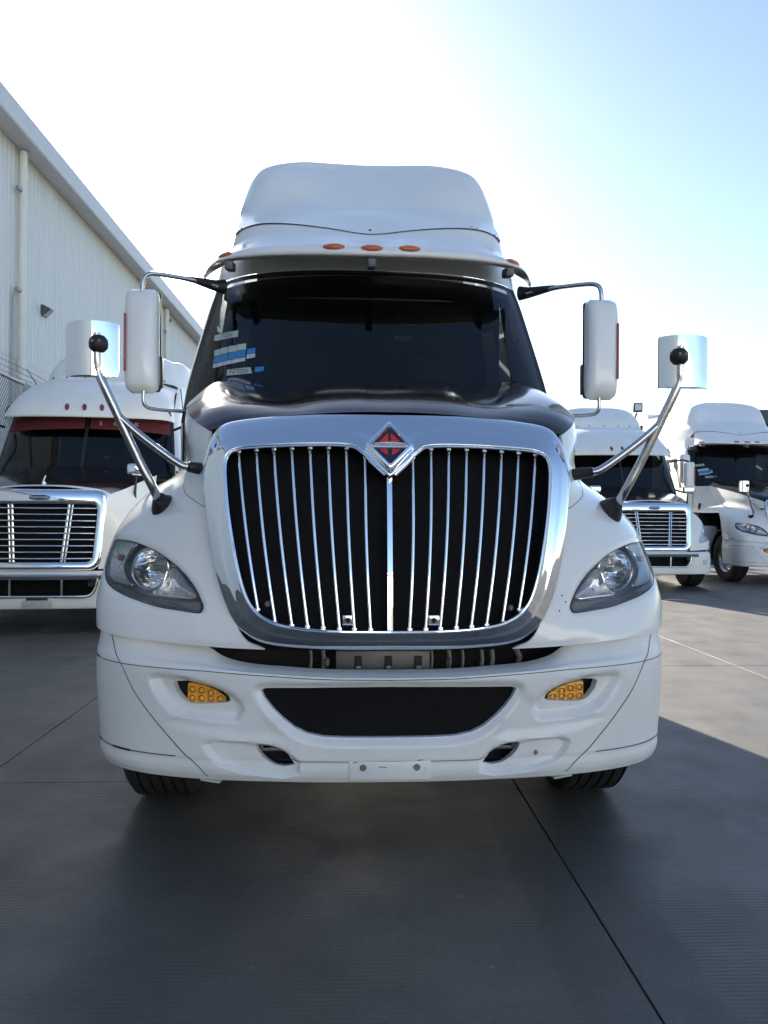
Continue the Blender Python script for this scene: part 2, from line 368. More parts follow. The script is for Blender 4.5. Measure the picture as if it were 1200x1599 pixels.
# ---- roof fairing
A=[[(0,2.375,3.158),(.28,2.385,3.193),(.5,2.41,3.218),(.68,2.45,3.223),(.8,2.505,3.218),(.885,2.58,3.198),(.94,2.70,3.165),(1.02,3.1,3.1),(1.12,3.9,3.1),(1.2,5.0,3.1)],
[(0,2.60,3.36),(.28,2.605,3.37),(.5,2.625,3.375),(.68,2.66,3.375),(.8,2.71,3.37),(.885,2.79,3.36),(.93,2.91,3.35),(1.0,3.25,3.35),(1.1,4.0,3.4),(1.19,5.0,3.4)],
[(0,2.74,3.45),(.28,2.745,3.455),(.5,2.76,3.46),(.68,2.79,3.46),(.8,2.83,3.455),(.875,2.9,3.45),(.925,3.02,3.44),(.98,3.32,3.46),(1.08,4.0,3.55),(1.17,5.0,3.6)],
[(0,2.90,3.54),(.28,2.9,3.545),(.5,2.89,3.55),(.68,2.895,3.56),(.8,2.925,3.56),(.87,2.985,3.55),(.92,3.09,3.55),(.97,3.37,3.57),(1.07,4.0,3.66),(1.16,5.0,3.7)],
[(0,3.12,3.75),(.28,3.11,3.75),(.5,3.06,3.755),(.68,3.04,3.77),(.79,3.06,3.77),(.86,3.12,3.76),(.91,3.21,3.75),(.96,3.45,3.77),(1.06,4.0,3.83),(1.15,5.0,3.86)],
[(0,3.36,3.93),(.28,3.34,3.93),(.48,3.28,3.93),(.65,3.18,3.945),(.77,3.185,3.945),(.845,3.24,3.92),(.895,3.33,3.90),(.95,3.55,3.90),(1.05,4.05,3.94),(1.13,5.0,3.95)],
[(0,3.55,4.02),(.28,3.53,4.02),(.48,3.46,4.015),(.63,3.3,4.03),(.74,3.31,4.02),(.815,3.36,3.99),(.87,3.45,3.965),(.92,3.65,3.97),(1.02,4.1,4.0),(1.1,5.0,4.0)],
[(0,3.9,4.06),(.28,3.9,4.06),(.48,3.85,4.055),(.6,3.65,4.06),(.7,3.65,4.05),(.77,3.68,4.03),(.82,3.72,4.01),(.86,3.85,4.02),(.93,4.2,4.04),(1.0,5.0,4.04)],
[(0,5.0,4.08),(.28,5.0,4.08),(.48,5.0,4.075),(.58,5.0,4.07),(.66,5.0,4.065),(.72,5.0,4.06),(.77,5.0,4.05),(.8,5.0,4.05),(.84,5.0,4.05),(.9,5.0,4.05)]]
A=np.array(A);A[0,:7]=np.array(V[-1])+[0,.004,.004]
for r,(dy,dz) in enumerate([(0,0),(0,.07),(-.02,.07),(-.06,.07),(-.13,.08),(-.22,.1),(-.28,.09),(-.25,.07),(0,.06)]):
    if r: A[r,:,2]+=dz;A[r,:8,1]+=dy
# crown rows: level middle, shoulders dropping away and narrowing
tgt=np.array([.08,.078,.052,.012,-.022,-.055,-.10,-.16,-.17,-.12])
A[5,:,2]=4.005+tgt*.95;A[6,:,2]=4.085+tgt*1.05;A[7,:,2]=4.10+tgt*.95;A[8,:,2]=4.10+tgt*.6
A[4,:,2]=3.83+tgt*.55
nx=np.array([0,.0,.0,.01,.01,0,-.015,-.03,-.02,0])
for r,k in ((3,.3),(4,.7),(5,1.),(6,1.1),(7,1.)): A[r,:,0]+=nx*k
A[6,3:7,1]+=np.array([.10,.08,.05,.02]);A[5,3:7,1]+=np.array([.05,.04,.02,0])
for r,k in ((1,1.),(2,.85),(3,.7),(4,.45),(5,.2)): A[r,3:8,0]+=k*np.array([.012,.03,.05,.06,.045])
A[5:8,:,2]-=.075;A[4,:,2]-=.03;A[8,:,2]-=.05
for r,d in ((4,.035),(5,.03)): A[r,:3,1]+=d*np.array([1,.95,.6])
PATCH['fairing']=Patch(A)

# ------------------------------------------------------------------ setting: ground of concrete slabs
def concrete(name,grooves,base=(.116,.110,.101),W=2.65,L=2.9):
    m=bpy.data.materials.new(name); m.use_nodes=True; t=m.node_tree; b=t.nodes['Principled BSDF']; N=t.nodes.new; K=t.links.new
    b.inputs['Specular IOR Level'].default_value=.5
    geo=N('ShaderNodeNewGeometry'); tc=N('ShaderNodeTexCoord')
    def noise(sc,det,vec=geo.outputs['Position'],rough=.6):
        n=N('ShaderNodeTexNoise'); n.inputs['Scale'].default_value=sc; n.inputs['Detail'].default_value=det; n.inputs['Roughness'].default_value=rough; K(vec,n.inputs['Vector']); return n.outputs[0]
    def rng(i,a,bb,c,d):
        r=N('ShaderNodeMapRange'); r.inputs[1].default_value=a; r.inputs[2].default_value=bb; r.inputs[3].default_value=c; r.inputs[4].default_value=d; K(i,r.inputs[0]); return r.outputs[0]
    def math_(op,a,bb=None):
        r=N('ShaderNodeMath'); r.operation=op
        for k,v in enumerate((a,bb)):
            if v is None: continue
            if isinstance(v,(int,float)): r.inputs[k].default_value=v
            else: K(v,r.inputs[k])
        return r.outputs[0]
    big=rng(noise(.35,5),.3,.7,.78,1.18); mid=rng(noise(2.6,6),.3,.7,.86,1.12); fine=rng(noise(60,5),.25,.75,.80,1.18)
    # tyre-darkened lanes and oil spots
    v=N('ShaderNodeMapping'); v.inputs['Scale'].default_value=(1.5,.10,1); K(geo.outputs['Position'],v.inputs['Vector'])
    lane=rng(noise(1.0,3,v.outputs[0]),.42,.62,1.0,.80)
    spot=rng(noise(.9,5),.56,.70,1.0,.62); 
    vo=N('ShaderNodeTexVoronoi'); vo.inputs['Scale'].default_value=1.1; K(geo.outputs['Position'],vo.inputs['Vector']); sp=rng(vo.outputs['Distance'],.008,.018,4.5,1.0)
    vo2=N('ShaderNodeTexVoronoi'); vo2.inputs['Scale'].default_value=4.1; K(geo.outputs['Position'],vo2.inputs['Vector']); sp2=rng(vo2.outputs['Distance'],.02,.045,1.7,1.0)
    f=math_('MULTIPLY',math_('MULTIPLY',math_('MULTIPLY',big,mid),math_('MULTIPLY',fine,lane)),math_('MULTIPLY',spot,math_('MULTIPLY',sp,sp2)))
    oi=N('ShaderNodeObjectInfo'); f=math_('MULTIPLY',f,rng(oi.outputs['Random'],0,1,.94,1.05))
    mx=N('ShaderNodeMix'); mx.data_type='RGBA'; mx.blend_type='MULTIPLY'; mx.inputs[0].default_value=1; mx.inputs[6].default_value=(*base,1); K(f,mx.inputs[7]); K(mx.outputs[2],b.inputs['Base Color'])
    K(rng(noise(3,4),.3,.7,.48,.66),b.inputs['Roughness'])
    h=math_('MULTIPLY',noise(140,3),.0012)
    if grooves:
        sx=N('ShaderNodeSeparateXYZ'); K(tc.outputs['Object'],sx.inputs[0])
        w=N('ShaderNodeTexNoise'); w.inputs['Scale'].default_value=1.2; K(tc.outputs['Object'],w.inputs['Vector'])
        ph=math_('ADD',math_('MULTIPLY',sx.outputs[1],2*math.pi/.019),math_('MULTIPLY',w.outputs[0],9.0))
        sn=rng(math_('SINE',ph),-.2,1,0,1)
        ex=rng(math_('ABSOLUTE',sx.outputs[0]),W/2-.23,W/2-.19,1,0); ey=rng(math_('ABSOLUTE',sx.outputs[1]),L/2-.06,L/2-.04,1,0)
        wear=rng(noise(1.7,4),.38,.66,.0,1)
        msk=math_('MULTIPLY',math_('MULTIPLY',ex,ey),wear)
        h=math_('ADD',h,math_('MULTIPLY',math_('MULTIPLY',sn,msk),-.0016))
        f2=math_('MULTIPLY',math_('MULTIPLY',sn,msk),-.16); f3=math_('ADD',f2,1.0); ed=rng(ex,0,1,.86,1.0)
        K(math_('MULTIPLY',math_('MULTIPLY',f,f3),ed),mx.inputs[7])
    bp=N('ShaderNodeBump'); bp.inputs['Strength'].default_value=1; bp.inputs['Distance'].default_value=1; K(h,bp.inputs['Height']); K(bp.outputs[0],b.inputs['Normal'])
    return m
M['slab']=concrete('concrete_slab',True); M['slab_far']=concrete('concrete_slab_worn',False); M['yard']=concrete('concrete_yard',False)
M['joint']=mat('joint_dirt',(.04,.038,.036),.95,noise=.4,nscale=6)
GY=.0455
ground=MB().add([(-600,-600,-.016),(600,-600,-.016),(600,600,-.016),(-600,600,-.016)],[(0,1,2,3)]).obj('ground',M['yard']); tag(ground,kind='structure')
SW,SL=2.65,2.9
def slab_mesh():
    w,l,e=SW/2-.004,SL/2-.003,.001
    v=[(-w,-l,-.014),(w,-l,-.014),(w,l,-.014),(-w,l,-.014),(-w,-l,-e),(w,-l,-e),(w,l,-e),(-w,l,-e),(-w+e,-l+e,0),(w-e,-l+e,0),(w-e,l-e,0),(-w+e,l-e,0)]
    f=[(0,1,5,4),(1,2,6,5),(2,3,7,6),(3,0,4,7),(4,5,9,8),(5,6,10,9),(6,7,11,10),(7,4,8,11),(8,9,10,11)]
    return MB().add(v,f)
slab0=slab_mesh().obj('concrete_slab',M['slab'],ground,15); slab1=slab_mesh().obj('concrete_slab',M['slab_far'],ground,15); first=True; first1=True
cg,sg=math.cos(GY),math.sin(GY)
for i in range(-6,9):
    for j in range(-3,11):
        lx=.835+SW*(i+.5); ly=3.87+SL*(j-.5)
        if j<=0: o=slab0 if first else inst(slab0,ground); first=False
        else: o=slab1 if first1 else inst(slab1,ground); first1=False
        o.location=(lx*cg-ly*sg,lx*sg+ly*cg,random.uniform(-.0015,.0015)); o.rotation_euler=(0,0,GY)
jb=MB().add([(.835-6*SW-.1,3.87-3.5*SL,-.0125),(.835+9*SW,3.87-3.5*SL,-.0125),(.835+9*SW,3.87+10.5*SL,-.0125),(.835-6*SW,3.87+10.5*SL,-.0125)],[(0,1,2,3)]).obj('joint_filler',M['joint'],ground); jb.rotation_euler=(0,0,GY)
# ------------------------------------------------------------------ warehouse on the left
M['sheet']=mat('painted_wall_sheet',(.71,.72,.695),.5,noise=.08,nscale=1.0,rvar=.05,stretch=(1,1.6,.22))
M['trim']=mat('eave_trim_paint',(.60,.62,.64),.45,noise=.05,nscale=2)
M['pipe']=mat('cream_downpipe',(.78,.76,.69),.5,noise=.06,nscale=3)
M['lampgrey']=mat('wall_lamp_grey',(.08,.085,.09),.5)
M['lampglass']=mat('wall_lamp_glass',(.55,.56,.57),.15,spec=.7)
M['galv']=mat('galvanised_steel',(.30,.31,.32),.42,metal=.8,rvar=.1,nscale=10)
M['wire']=mat('fence_wire',(.16,.17,.18),.5,metal=.5)
WH=empty('warehouse',(-7.5,0,0),.037,'long white corrugated warehouse with overhanging eave on the left','warehouse')
def wall_sheet(h,w=1.0,amp=.014,per=.2):
    xs=[];n=int(round(w/per))
    for k in range(n):
        a=k*per; xs+=[(a,0),(a+per*.30,0),(a+per*.42,amp),(a+per*.58,amp),(a+per*.70,0)]
        for q in (.1,.2): pass
    xs.append((w,0))
    return MB().grid(np.array([[(x,y,0) for y,x in xs],[(x,y,h) for y,x in xs]]))
sh0=wall_sheet(9.42).obj('wall_sheet',M['sheet'],WH,20)
for k in range(-60,64):
    o=sh0 if k==-60 else inst(sh0,WH); o.location=(random.uniform(0,.004),k,0)
prof=[(0.02,9.36),(.50,9.27),(.52,9.27),(.545,9.30),(.56,9.66),(.56,9.70),(.50,9.71),(.46,9.62),(-.3,9.75)]
MB().grid(np.array([[(x,y,z) for x,z in prof] for y in np.linspace(-60,64,32)])).obj('eave_gutter',M['trim'],WH,30)
MB().add([(-.3,-60,9.72),(-16,-60,11.4),(-16,64,11.4),(-.3,64,9.72)],[(0,1,2,3)]).obj('roof',M['trim'],WH)
for y in (16.9,29.8,42.7):
    dp=MB().tube([(.13,y,9.3),(.13,y,0)],.085,16).obj('downpipe',M['pipe'],WH)
    for z in (6.2,2.6,8.4): MB().rbox((.12,y-.06,z),(.06,.46,.07),.01).obj('pipe_bracket',M['galv'],dp)
    MB().tube([(.13,y,4.72),(.13,y,4.45)],.098,16).obj('pipe_joint',M['pipe'],dp)
    cd=MB().tube([(.06,y-.30,6.1),(.06,y-.30,0)],.022,8).obj('conduit',M['galv'],WH)
for y,z in ((18.3,6.15),(30.2,8.9)):
    k=.66
    wl=MB().add([(.03,y-.16*k,z-.2*k),(.03,y+.16*k,z-.2*k),(.03,y+.16*k,z+.22*k),(.03,y-.16*k,z+.22*k),(.34*k,y-.16*k,z+.02),(.34*k,y+.16*k,z+.02),(.34*k,y+.16*k,z+.07*k),(.34*k,y-.16*k,z+.07*k),(.1*k,y-.16*k,z-.2*k),(.1*k,y+.16*k,z-.2*k)],[(0,3,7,4,8),(1,9,5,6,2),(3,2,6,7),(7,6,5,4),(0,8,9,1)]).obj('wall_lamp',M['lampgrey'],WH)
    MB().add([(.105*k+.004,y-.15*k,z-.19*k),(.105*k+.004,y+.15*k,z-.19*k),(.34*k+.004,y+.15*k,z+.012),(.34*k+.004,y-.15*k,z+.012)],[(0,1,2,3)]).obj('lamp_glass',M['lampglass'],wl)
for z in (4.7,):
    MB().add([(.0155,-60,z),(.0155,64,z),(.0185,64,z+.035),(.0185,-60,z+.035)],[(0,1,2,3)]).obj('sheet_lap',M['trim'],WH)
MB().box((-8,2,4.6),(15.6,124,9.2)).obj('inner_wall',M['sheet'],WH)
# ------------------------------------------------------------------ fence by the warehouse
FE=empty('security_fence',(-4.85,0,0),.098,'tall chain link fence with barbed wire between warehouse and parked truck','fence')
FZ=3.52
MB().tube([(0,7,FZ),(0,27,FZ)],.03,10).obj('top_rail',M['galv'],FE)
MB().tube([(0,7,.12),(0,27,.12)],.02,8).obj('bottom_rail',M['galv'],FE)
for k,y in enumerate(np.arange(8,27.5,3.0)):
    p=MB().tube([(0,y,0),(0,y,FZ),(-.12,y,FZ+.18),(-.27,y,FZ+.42)],[.035,.035,.014,.012],10).obj('fence_post',M['galv'],FE)
for k,(dx,dz) in enumerate(((-.08,.12),(-.17,.25),(-.26,.39))):
    bw=MB().tube([(dx,y,FZ+dz-.02*math.sin((y-8)/3*math.pi)**2) for y in np.arange(7,27.1,.5)],.0045,5).obj('barbed_wire',M['wire'],FE)
    br=MB()
    for y in np.arange(7.1,20,.14):
        a=random.uniform(0,3); br.tube([(dx-.02*math.cos(a),y-.012,FZ+dz-.02*math.sin(a)),(dx+.02*math.cos(a),y+.012,FZ+dz+.02*math.sin(a))],.0035,3,cap=False)
    tag(br.obj('barbs',M['wire'],bw),kind='stuff')
cl=MB(); st=.085
for a in np.arange(7-3.4,20,st):
    y0,y1=max(a,7),min(a+3.4,20)
    if y1>y0:
        cl.tube([(.0,y0,.12+(y0-a)),(.0,y1,.12+(y1-a))],.0034,3,cap=False); cl.tube([(.004,y0,FZ-(y0-a)),(.004,y1,FZ-(y1-a))],.0034,3,cap=False)
tag(cl.obj('chain_link_wires',M['wire'],FE),kind='stuff')
# ------------------------------------------------------------------ far buildings on the right
M['farwall']=mat('far_building_wall',(.58,.57,.54),.7,noise=.06,nscale=.6)
M['fardark']=mat('far_building_roof_edge',(.06,.065,.08),.6)
FB=empty('far_building',(24,56,0),0,'pale low building with thin dark roof edge behind the parked trucks','building')
MB().box((0,6,3.85),(22,12,7.7)).obj('wall',M['farwall'],FB); MB().box((0,5.9,7.85),(22.6,12.6,.22)).obj('roof_edge',M['fardark'],FB)
for k in range(9): MB().box((-9.6+2.4*k,-.05,3.8),(.12,.14,7.6)).obj('wall_rib',M['farwall'],FB)
for k in range(4): MB().box((-8+5*k,-.06,2.0),(3.2,.1,4.0)).obj('dock_door',M['trim'],FB)
FB2=empty('far_building',(31,46,0),0,'open shed with dark roof and pale columns at the right edge','building')
MB().box((0,4,7.35),(20,9,.8)).obj('roof',M['fardark'],FB2)
for k in range(6): MB().box((-9.2+2.6*k,0,3.5),(.5,.5,7.0)).obj('column',M['farwall'],FB2)
MB().box((0,8,3.4),(19,.2,6.8)).obj('back_wall',M['farwall'],FB2)
FP=empty('floodlight_pole',(14.7,45,0),0,'thin floodlight pole with one square lamp above the parked trucks','lamp post')
MB().tube([(0,0,0),(0,0,7.3)],[.09,.05],10).obj('pole',M['galv'],FP)
fh=MB().rbox((.12,-.05,7.75),(.55,.2,.55),.05,2,rz=R(-12)).obj('lamp_head',M['lampgrey'],FP); MB().box((.10,-.19,7.75),(.36,.12,.36),rz=R(-12)).obj('lamp_glass',M['lampglass'],fh); MB().tube([(0,0,7.2),(.08,0,7.45)],.06,8).obj('lamp_arm',M['lampgrey'],FP)
# ------------------------------------------------------------------ yard behind the photographer (seen in chrome and glass)
BW=empty('warehouse',(30,-31,0),0,'sunlit white warehouse across the yard, seen only in the chrome reflections','warehouse')
MB().box((0,-6,4.6),(70,12,9.2)).obj('wall',M['sheet'],BW); MB().box((0,-5.9,9.35),(70.6,12.6,.3)).obj('roof_edge',M['trim'],BW)
for k in range(9): MB().box((-32+8*k,.03,2.3),(4,.1,4.4)).obj('dock_door',M['lampgrey'],BW)

# ------------------------------------------------------------------ the big white truck
def build_main():
    T=empty('semi_truck',(.028,2.80,0),.0555)
    PB,PF,PH,PW,PV,PA=[PATCH[k] for k in('bumper','fender','hood','windshield','visor','fairing')]
    xz=lambda P,uv:P.ev(np.array(uv)[:,0],np.array(uv)[:,1])[:,[0,2]]
    # ---- bumper
    inlet=[(0.0,7.522),(2.18,7.478),(4.531,7.378),(4.752,7.305),(4.61,6.965),(4.312,6.475),(3.964,6.045),(3.558,5.657),(3.078,5.39),(2.478,5.249),(1.736,5.21),(0.0,5.198)]
    inlet[0]=(0,inlet[0][1]);inlet[-1]=(0,inlet[-1][1])
    fog=[(6.183,6.795),(6.294,6.992),(6.629,7.188),(7.395,7.33),(8.383,7.414),(9.063,7.478),(9.763,7.446),(9.961,7.37),(9.818,7.123),(9.45,6.788),(9.108,6.628),(8.649,6.591),(7.438,6.637),(6.349,6.701)]
    tow=[(3.539,3.616),(3.807,4.318),(4.046,4.671),(4.403,4.823),(4.849,4.831),(4.986,4.72),(4.887,4.399),(4.614,3.92),(4.272,3.546),(3.93,3.41)]
    fogR=xz(PB,[(5.48,6.4),(5.589,6.814),(6.057,7.157),(7.39,7.443),(9.219,7.656),(10.722,7.669),(11.058,7.555),(10.783,7.188),(10.317,6.73),(9.756,6.272),(9.11,6.067),(7.5,5.962),(5.76,5.968)])
    towR=xz(PB,[(3.345,3.787),(3.419,2.834),(3.902,2.326),(5.508,2.772),(7.001,3.56),(7.838,4.417),(8.011,4.807),(7.151,5.016),(5.479,4.931),(4.795,4.902),(4.285,4.796),(3.877,4.538),(3.564,4.174)])
    wing=xz(PB,[(4.882,7.174),(5.724,6.692),(6.52,6.057),(9.117,5.975),(10.107,5.815),(8.519,5.45),(6.155,5.25),(4.638,5.139),(3.911,5.236),(4.374,5.939)])
    inX=np.array(xz(PB,inlet)); inX=np.concatenate([inX,(inX*[-1,1])[::-1]])
    def disp(p,n):
        q=p[:,[0,2]]*1.0; q[:,0]=np.abs(q[:,0]); d=np.zeros(len(p))
        s=sdf(q,fogR); d+=.034*sstep((.012-s)/.034)
        s=sdf(q,towR); d+=.026*sstep((.006-s)/.016)
        s=sdf(q,inX);  d+=.022*sstep((.030-s)/.030)
        s=sdf(q,wing); d+=.010*sstep((.02-s)/.05)
        z=p[:,2]; d+=.0035*sstep((.436-z)/.004)*sstep((z-.355)/.01)
        return p-n*d[:,None]
    bm=panel(PB,None,[inlet,fog,tow],k=8,kv=9,disp=disp,hole_flange=.03)
    # inlet touches the centre line: cut it out of the outline instead
    B=bm.obj('bumper',M['bumper'],T,40,weld=.0004)
    for uv in ([(14.936,11.0),(13.992,9.441),(13.423,8.476),(12.672,7.745),(11.909,7.002),(10.921,5.926),(10.002,5.064),(9.303,4.299),(8.406,3.307),(7.766,2.247)],):
        pair(strip(PB,uv,.0035,.0012,disp=disp),'panel_gap',M['gap'],B)
    ux=lambda x:float(np.interp(x,bx,np.arange(len(bx))))
    pair(strip(PB,[(ux(a),8.0) for a in np.linspace(0,1.21,24)],.003,.001,4,disp=disp),'panel_gap',M['gap'],B)
    pair(strip(PB,[(ux(a),4.02) for a in np.linspace(.80,1.205,16)],.0035,.001,4,disp=disp),'panel_gap',M['gap'],B)
    pair(strip(PB,[(ux(a),3.95) for a in np.linspace(0,.42,8)],.0022,.001,4,disp=disp),'panel_gap',M['gap'],B)
    # chipped black scuffs on the camera-left end
    for a,b_,v_ in ((1.135,1.165,4.02),(.985,1.07,4.02),(1.13,1.165,8.02),(1.178,1.195,8.05)):
        strip(PB,[(ux(t),v_) for t in np.linspace(a,b_,4)],.008,.0018,4,disp=disp).mirrored().obj('scuff',M['gap'],B)
    # inner panel added to block sun leaking through the bay behind bumper and fenders
    ip=[]
    for z,o in ((.40,-.10),(.70,-.12),(.90,-.13),(.94,-.06)):
        ip.append([(max(0,(a+o*c_)),b_+o*d_,z) for a,b_,c_,d_ in zip(bx,by,bnx,bny)])
    ip=MB().grid(np.array(ip)[:, 9:]); pair(ip,'bay_sun_blocker',M['dark'],T)
    # dark screen behind the lower inlet
    q=np.array(inlet); sc=panel(PB,[tuple(a) for a in q],[],k=6,off=-.045)
    sc.obj('inlet_screen',M['mesh'],T,weld=.0004)
    for zz in np.linspace(.515,.66,8):
        xs=np.linspace(-.46,.46,13); MB().tube([(x,.062+.11*(x/.7)**2,zz) for x in xs if abs(x)<.2+.30*sstep((zz-.49)/.16)],.003,5).obj('screen_wire',M['black'],T)
    # bolts and plate outline on the middle
    for bxp,zz in ((-.098,.432),(.098,.432)):
        MB().lathe([(0,-.006),(.009,-.006),(.012,-.002),(.0125,.004)],16,Matrix.Translation((bxp,-.004,zz-.018))@Matrix.Rotation(R(90),4,'Z')).obj('bolt',M['rod'],B)
    pm=MB().rbox((0,.0022,.402),(.30,.010,.068),.004,2).obj('plate_mount',M['bumper'],B)
    for x0,z0,x1,z1 in ((-.135,.43,-.118,.434),(-.04,.415,-.012,.413),(.1,.437,.12,.44),(.128,.41,.122,.385),(-.142,.415,-.138,.37)):
        MB().add([(x0,-.0036,z0),(x1,-.0036,z1),(x1,-.0036,z1+.0022),(x0,-.0036,z0+.0028)],[(0,1,2,3)]).obj('scratch',M['gap'],pm)
    uvb=(5.767,4.139); pb=disp(PB.ev(np.array([uvb[0]]),np.array([uvb[1]])),PB.nrm(np.array([uvb[0]]),np.array([uvb[1]])))[0]
    MB().lathe([(0,-.010),(.006,-.009),(.008,-.002),(.011,.003)],12,Matrix.Translation(tuple(pb))@Matrix.Rotation(R(90),4,'Z')).obj('bolt',M['rod'],B)
    # fog lamps: amber LED modules
    fz=(8.082,7.047)
    for sgn in (1,-1):
        L=empty('fog_lamp',parent=T)
        c=PB.ev(*map(np.array,fz)); c=(float(c[0])*sgn,float(c[1])+.062,float(c[2])-.004)
        mm=Matrix.Translation(c)@Matrix.Rotation(R(8)*sgn,4,'Z')
        out=[(-.085,-.036),(.055,-.036),(.06,-.03),(.06,.034),(.052,.038),(.0,.03),(-.05,.012),(-.085,-.012)]
        body=[Vector((x*sgn,0,z)) for x,z in out]
        if sgn<0: body=body[::-1]
        MB().prism(body,(0,.0,0),(0,.03,0)).moved(mm).obj('lamp_body',M['amber'],L,30)
        MB().prism([p*1.08 for p in body],(0,.008,0),(0,.05,0)).moved(mm).obj('lamp_rim',M['black'],L,30)
        for r_ in range(2):
            for c_ in range(4):
                x=(-.066+.036*c_)*sgn; z=-.019+.033*r_
                if r_==1: z-= (.026,.012,.003,0)[c_]
                m2=mm@Matrix.Translation((x,-.001,z))@Matrix.Rotation(R(90),4,'Z')
                rr=.0155 if not(r_==1 and c_==0) else .007
                led=MB().lathe([(0,-.004),(rr*.35,-.0035),(rr*.45,-.001),(rr*.55,0),(rr*.85,-.0035),(rr,-.003),(rr*1.04,.002)],16,m2).obj('led',M['amber_led'],L,25)
                MB().lathe([(rr*.5,-.0004),(rr*.86,-.0045),(rr*.9,-.0045),(rr*.62,-.0008)],16,m2).obj('led_ring',M['amber_dark'],led,25)
        for hx in (-.1,.1):
            MB().box((0,.05,0),(.32,.02,.12)).moved(mm).obj('lamp_backing',M['dark'],L) if hx<0 else None
    # tow pockets
    tz=(4.297,4.164); c=PB.ev(*map(np.array,tz))
    for s_ in (1,-1):
        tp=empty('tow_pocket',parent=T); cx_,cz_=float(c[0])*s_,float(c[2])
        MB().rbox((cx_,.15,cz_),(.30,.02,.14),.005).obj('pocket_back',M['dark'],tp)
        MB().rbox((cx_+.03*s_,.095,cz_+.010),(.13,.012,.014),.004).obj('pocket_bar',M['rod'],tp); MB().rbox((cx_+.05*s_,.10,cz_+.03),(.014,.03,.05),.004).obj('pocket_post',M['rod'],tp)
    # splash strip under the bumper end, torn white plastic
    pair(MB().rbox((.655,.082,.349),(.075,.04,.006),.002,rz=R(12),ry=R(-5)),'torn_flap',M['sticker_pale'],B)
    # ---- hood (one white shell with both fenders), dark film on top
    hl=[(1.319,2.369),(1.458,2.139),(1.681,2.071),(2.369,2.108),(3.063,2.182),(3.66,2.392),(4.199,2.582),(4.642,2.735),(5.103,2.939),(5.649,3.32),(5.835,3.722),(5.835,4.186),(5.669,4.474),(4.57,4.565),(3.754,4.466),(2.924,4.149),(2.159,3.67),(1.679,3.161),(1.444,2.764)]
    hlc=crv(hl,5,True)
    seam=[(1.406,10.276),(2.067,8.624),(1.203,7.735)]
    def hdisp(p,n):
        q=p[:,[0,2]]; q=np.stack([np.abs(q[:,0]),q[:,1]],1); s=sdf(q,xz(PF,hlc)); return p-n*(.007*sstep((.016-s)/.016))[:,None]
    hd=panel(PF,None,[hlc],k=9,kv=9,disp=hdisp,hole_flange=.02,flange=.012,half=False)
    HF=pair(hd,'fender',M['white'],T,40)
    panel(PH,None,[],k=8,kv=8,off=.0015).obj('hood',M['wrap'],T,50,weld=.0008)
    for uv in ([(2.2,11.0),(2.6,9.6),(3.0,8.3),(2.6,7.2),(1.4,6.6),(.4,6.3)],):
        sp=strip(PF,uv,.0025,.001); sp.obj('panel_gap',M['gap'],HF[0]); sp.mirrored().obj('panel_gap',M['gap'],HF[1])
    for uvq in [(0.749,2.771),(0.769,2.207),(1.022,2.527)]:
        q=PF.ev(np.array(uvq[0]),np.array(uvq[1])); MB().lathe([(0,-.003),(.0025,-.0025),(.0035,.001)],8,Matrix.Translation(tuple(q))@Matrix.Rotation(R(90),4,'Z')).obj('stone_chip',M['gap'],HF[0])
    # ---- headlights
    def headlight(sgn):
        L=empty('headlight',parent=T)
        def put(mb,name,mt,par=L,ang=40,solid=0):
            m=mb if sgn>0 else mb.mirrored(); return m.obj(name,mt,par,ang,solid=solid)
        put(panel(PF,[tuple(a) for a in hlc],[],k=12,off=-.004,half=False),'lens',M['lens'],solid=1)
        c3=PF.ev(hlc[:,0],hlc[:,1]); nn=PF.nrm(hlc[:,0],hlc[:,1])
        ctr=c3.mean(0)
        inn=ctr+(c3-ctr)*.92+np.array([0,.055,0]); mid=ctr+(c3-ctr)*.972-nn*.008
        put(MB().grid(np.array([c3-nn*.003,ctr+(c3-ctr)*.985-nn*.0025,mid]),close_u=True),'seal',M['black'])
        put(MB().grid(np.array([mid,ctr+(c3-ctr)*.95+np.array([0,.03,0]),inn]),close_u=True),'bezel',M['bezel'])
        bk=MB(); bk.add(list(inn+np.array([0,.03,0]))+[ctr+np.array([0,.10,0])],[(i,(i+1)%len(inn),len(inn)) for i in range(len(inn))]); bk.grid(np.array([inn,inn+np.array([0,.03,0])]),close_u=True)
        put(bk,'housing',M['lamp_silver'])
        # round main reflector
        uc=(3.453,3.532); p=PF.ev(*map(np.array,uc)); n=PF.nrm(*map(np.array,uc))
        m=Matrix.Translation((float(p[0])-.012,float(p[1])+.062,float(p[2])))@Matrix.Rotation(R(90+17),4,'Z')@Matrix.Rotation(R(0),4,'Y')
        rr=.081
        bowl=put(MB().lathe([(rr,-.012),(rr*1.03,-.014),(rr*1.05,-.006),(rr*.97,.0),(rr*.90,.014),(rr*.75,.034),(rr*.5,.052),(rr*.25,.061),(.008,.064)],40,m),'reflector_bowl',M['reflector'],ang=60)
        put(MB().lathe([(0,-.0),(.008,.0),(.011,.004),(.012,.03),(.010,.064)],16,m),'bulb_shield',M['bulb'],bowl)
        put(MB().tube([m@Vector((-.011,rr*1.0*math.cos(a),rr*1.0*math.sin(a))) for a in np.linspace(0,2*math.pi,40)[:-1]],.0035,6,closed=True),'reflector_ring',M['chrome_dull'],bowl)
        for k in range(5):
            z=(-.045,-.018,.012,.038,.0)[k]; hh=math.sqrt(max(0,(rr*.85)**2-z*z))
            if k<4: put(MB().tube([m@Vector((.016,-hh*.9,z)),m@Vector((.038,-hh*.4,z*1.02)),m@Vector((.04,hh*.3,z)),m@Vector((.018,hh*.9,z))],.0022,5),'reflector_step',M['chrome_dull'],bowl)
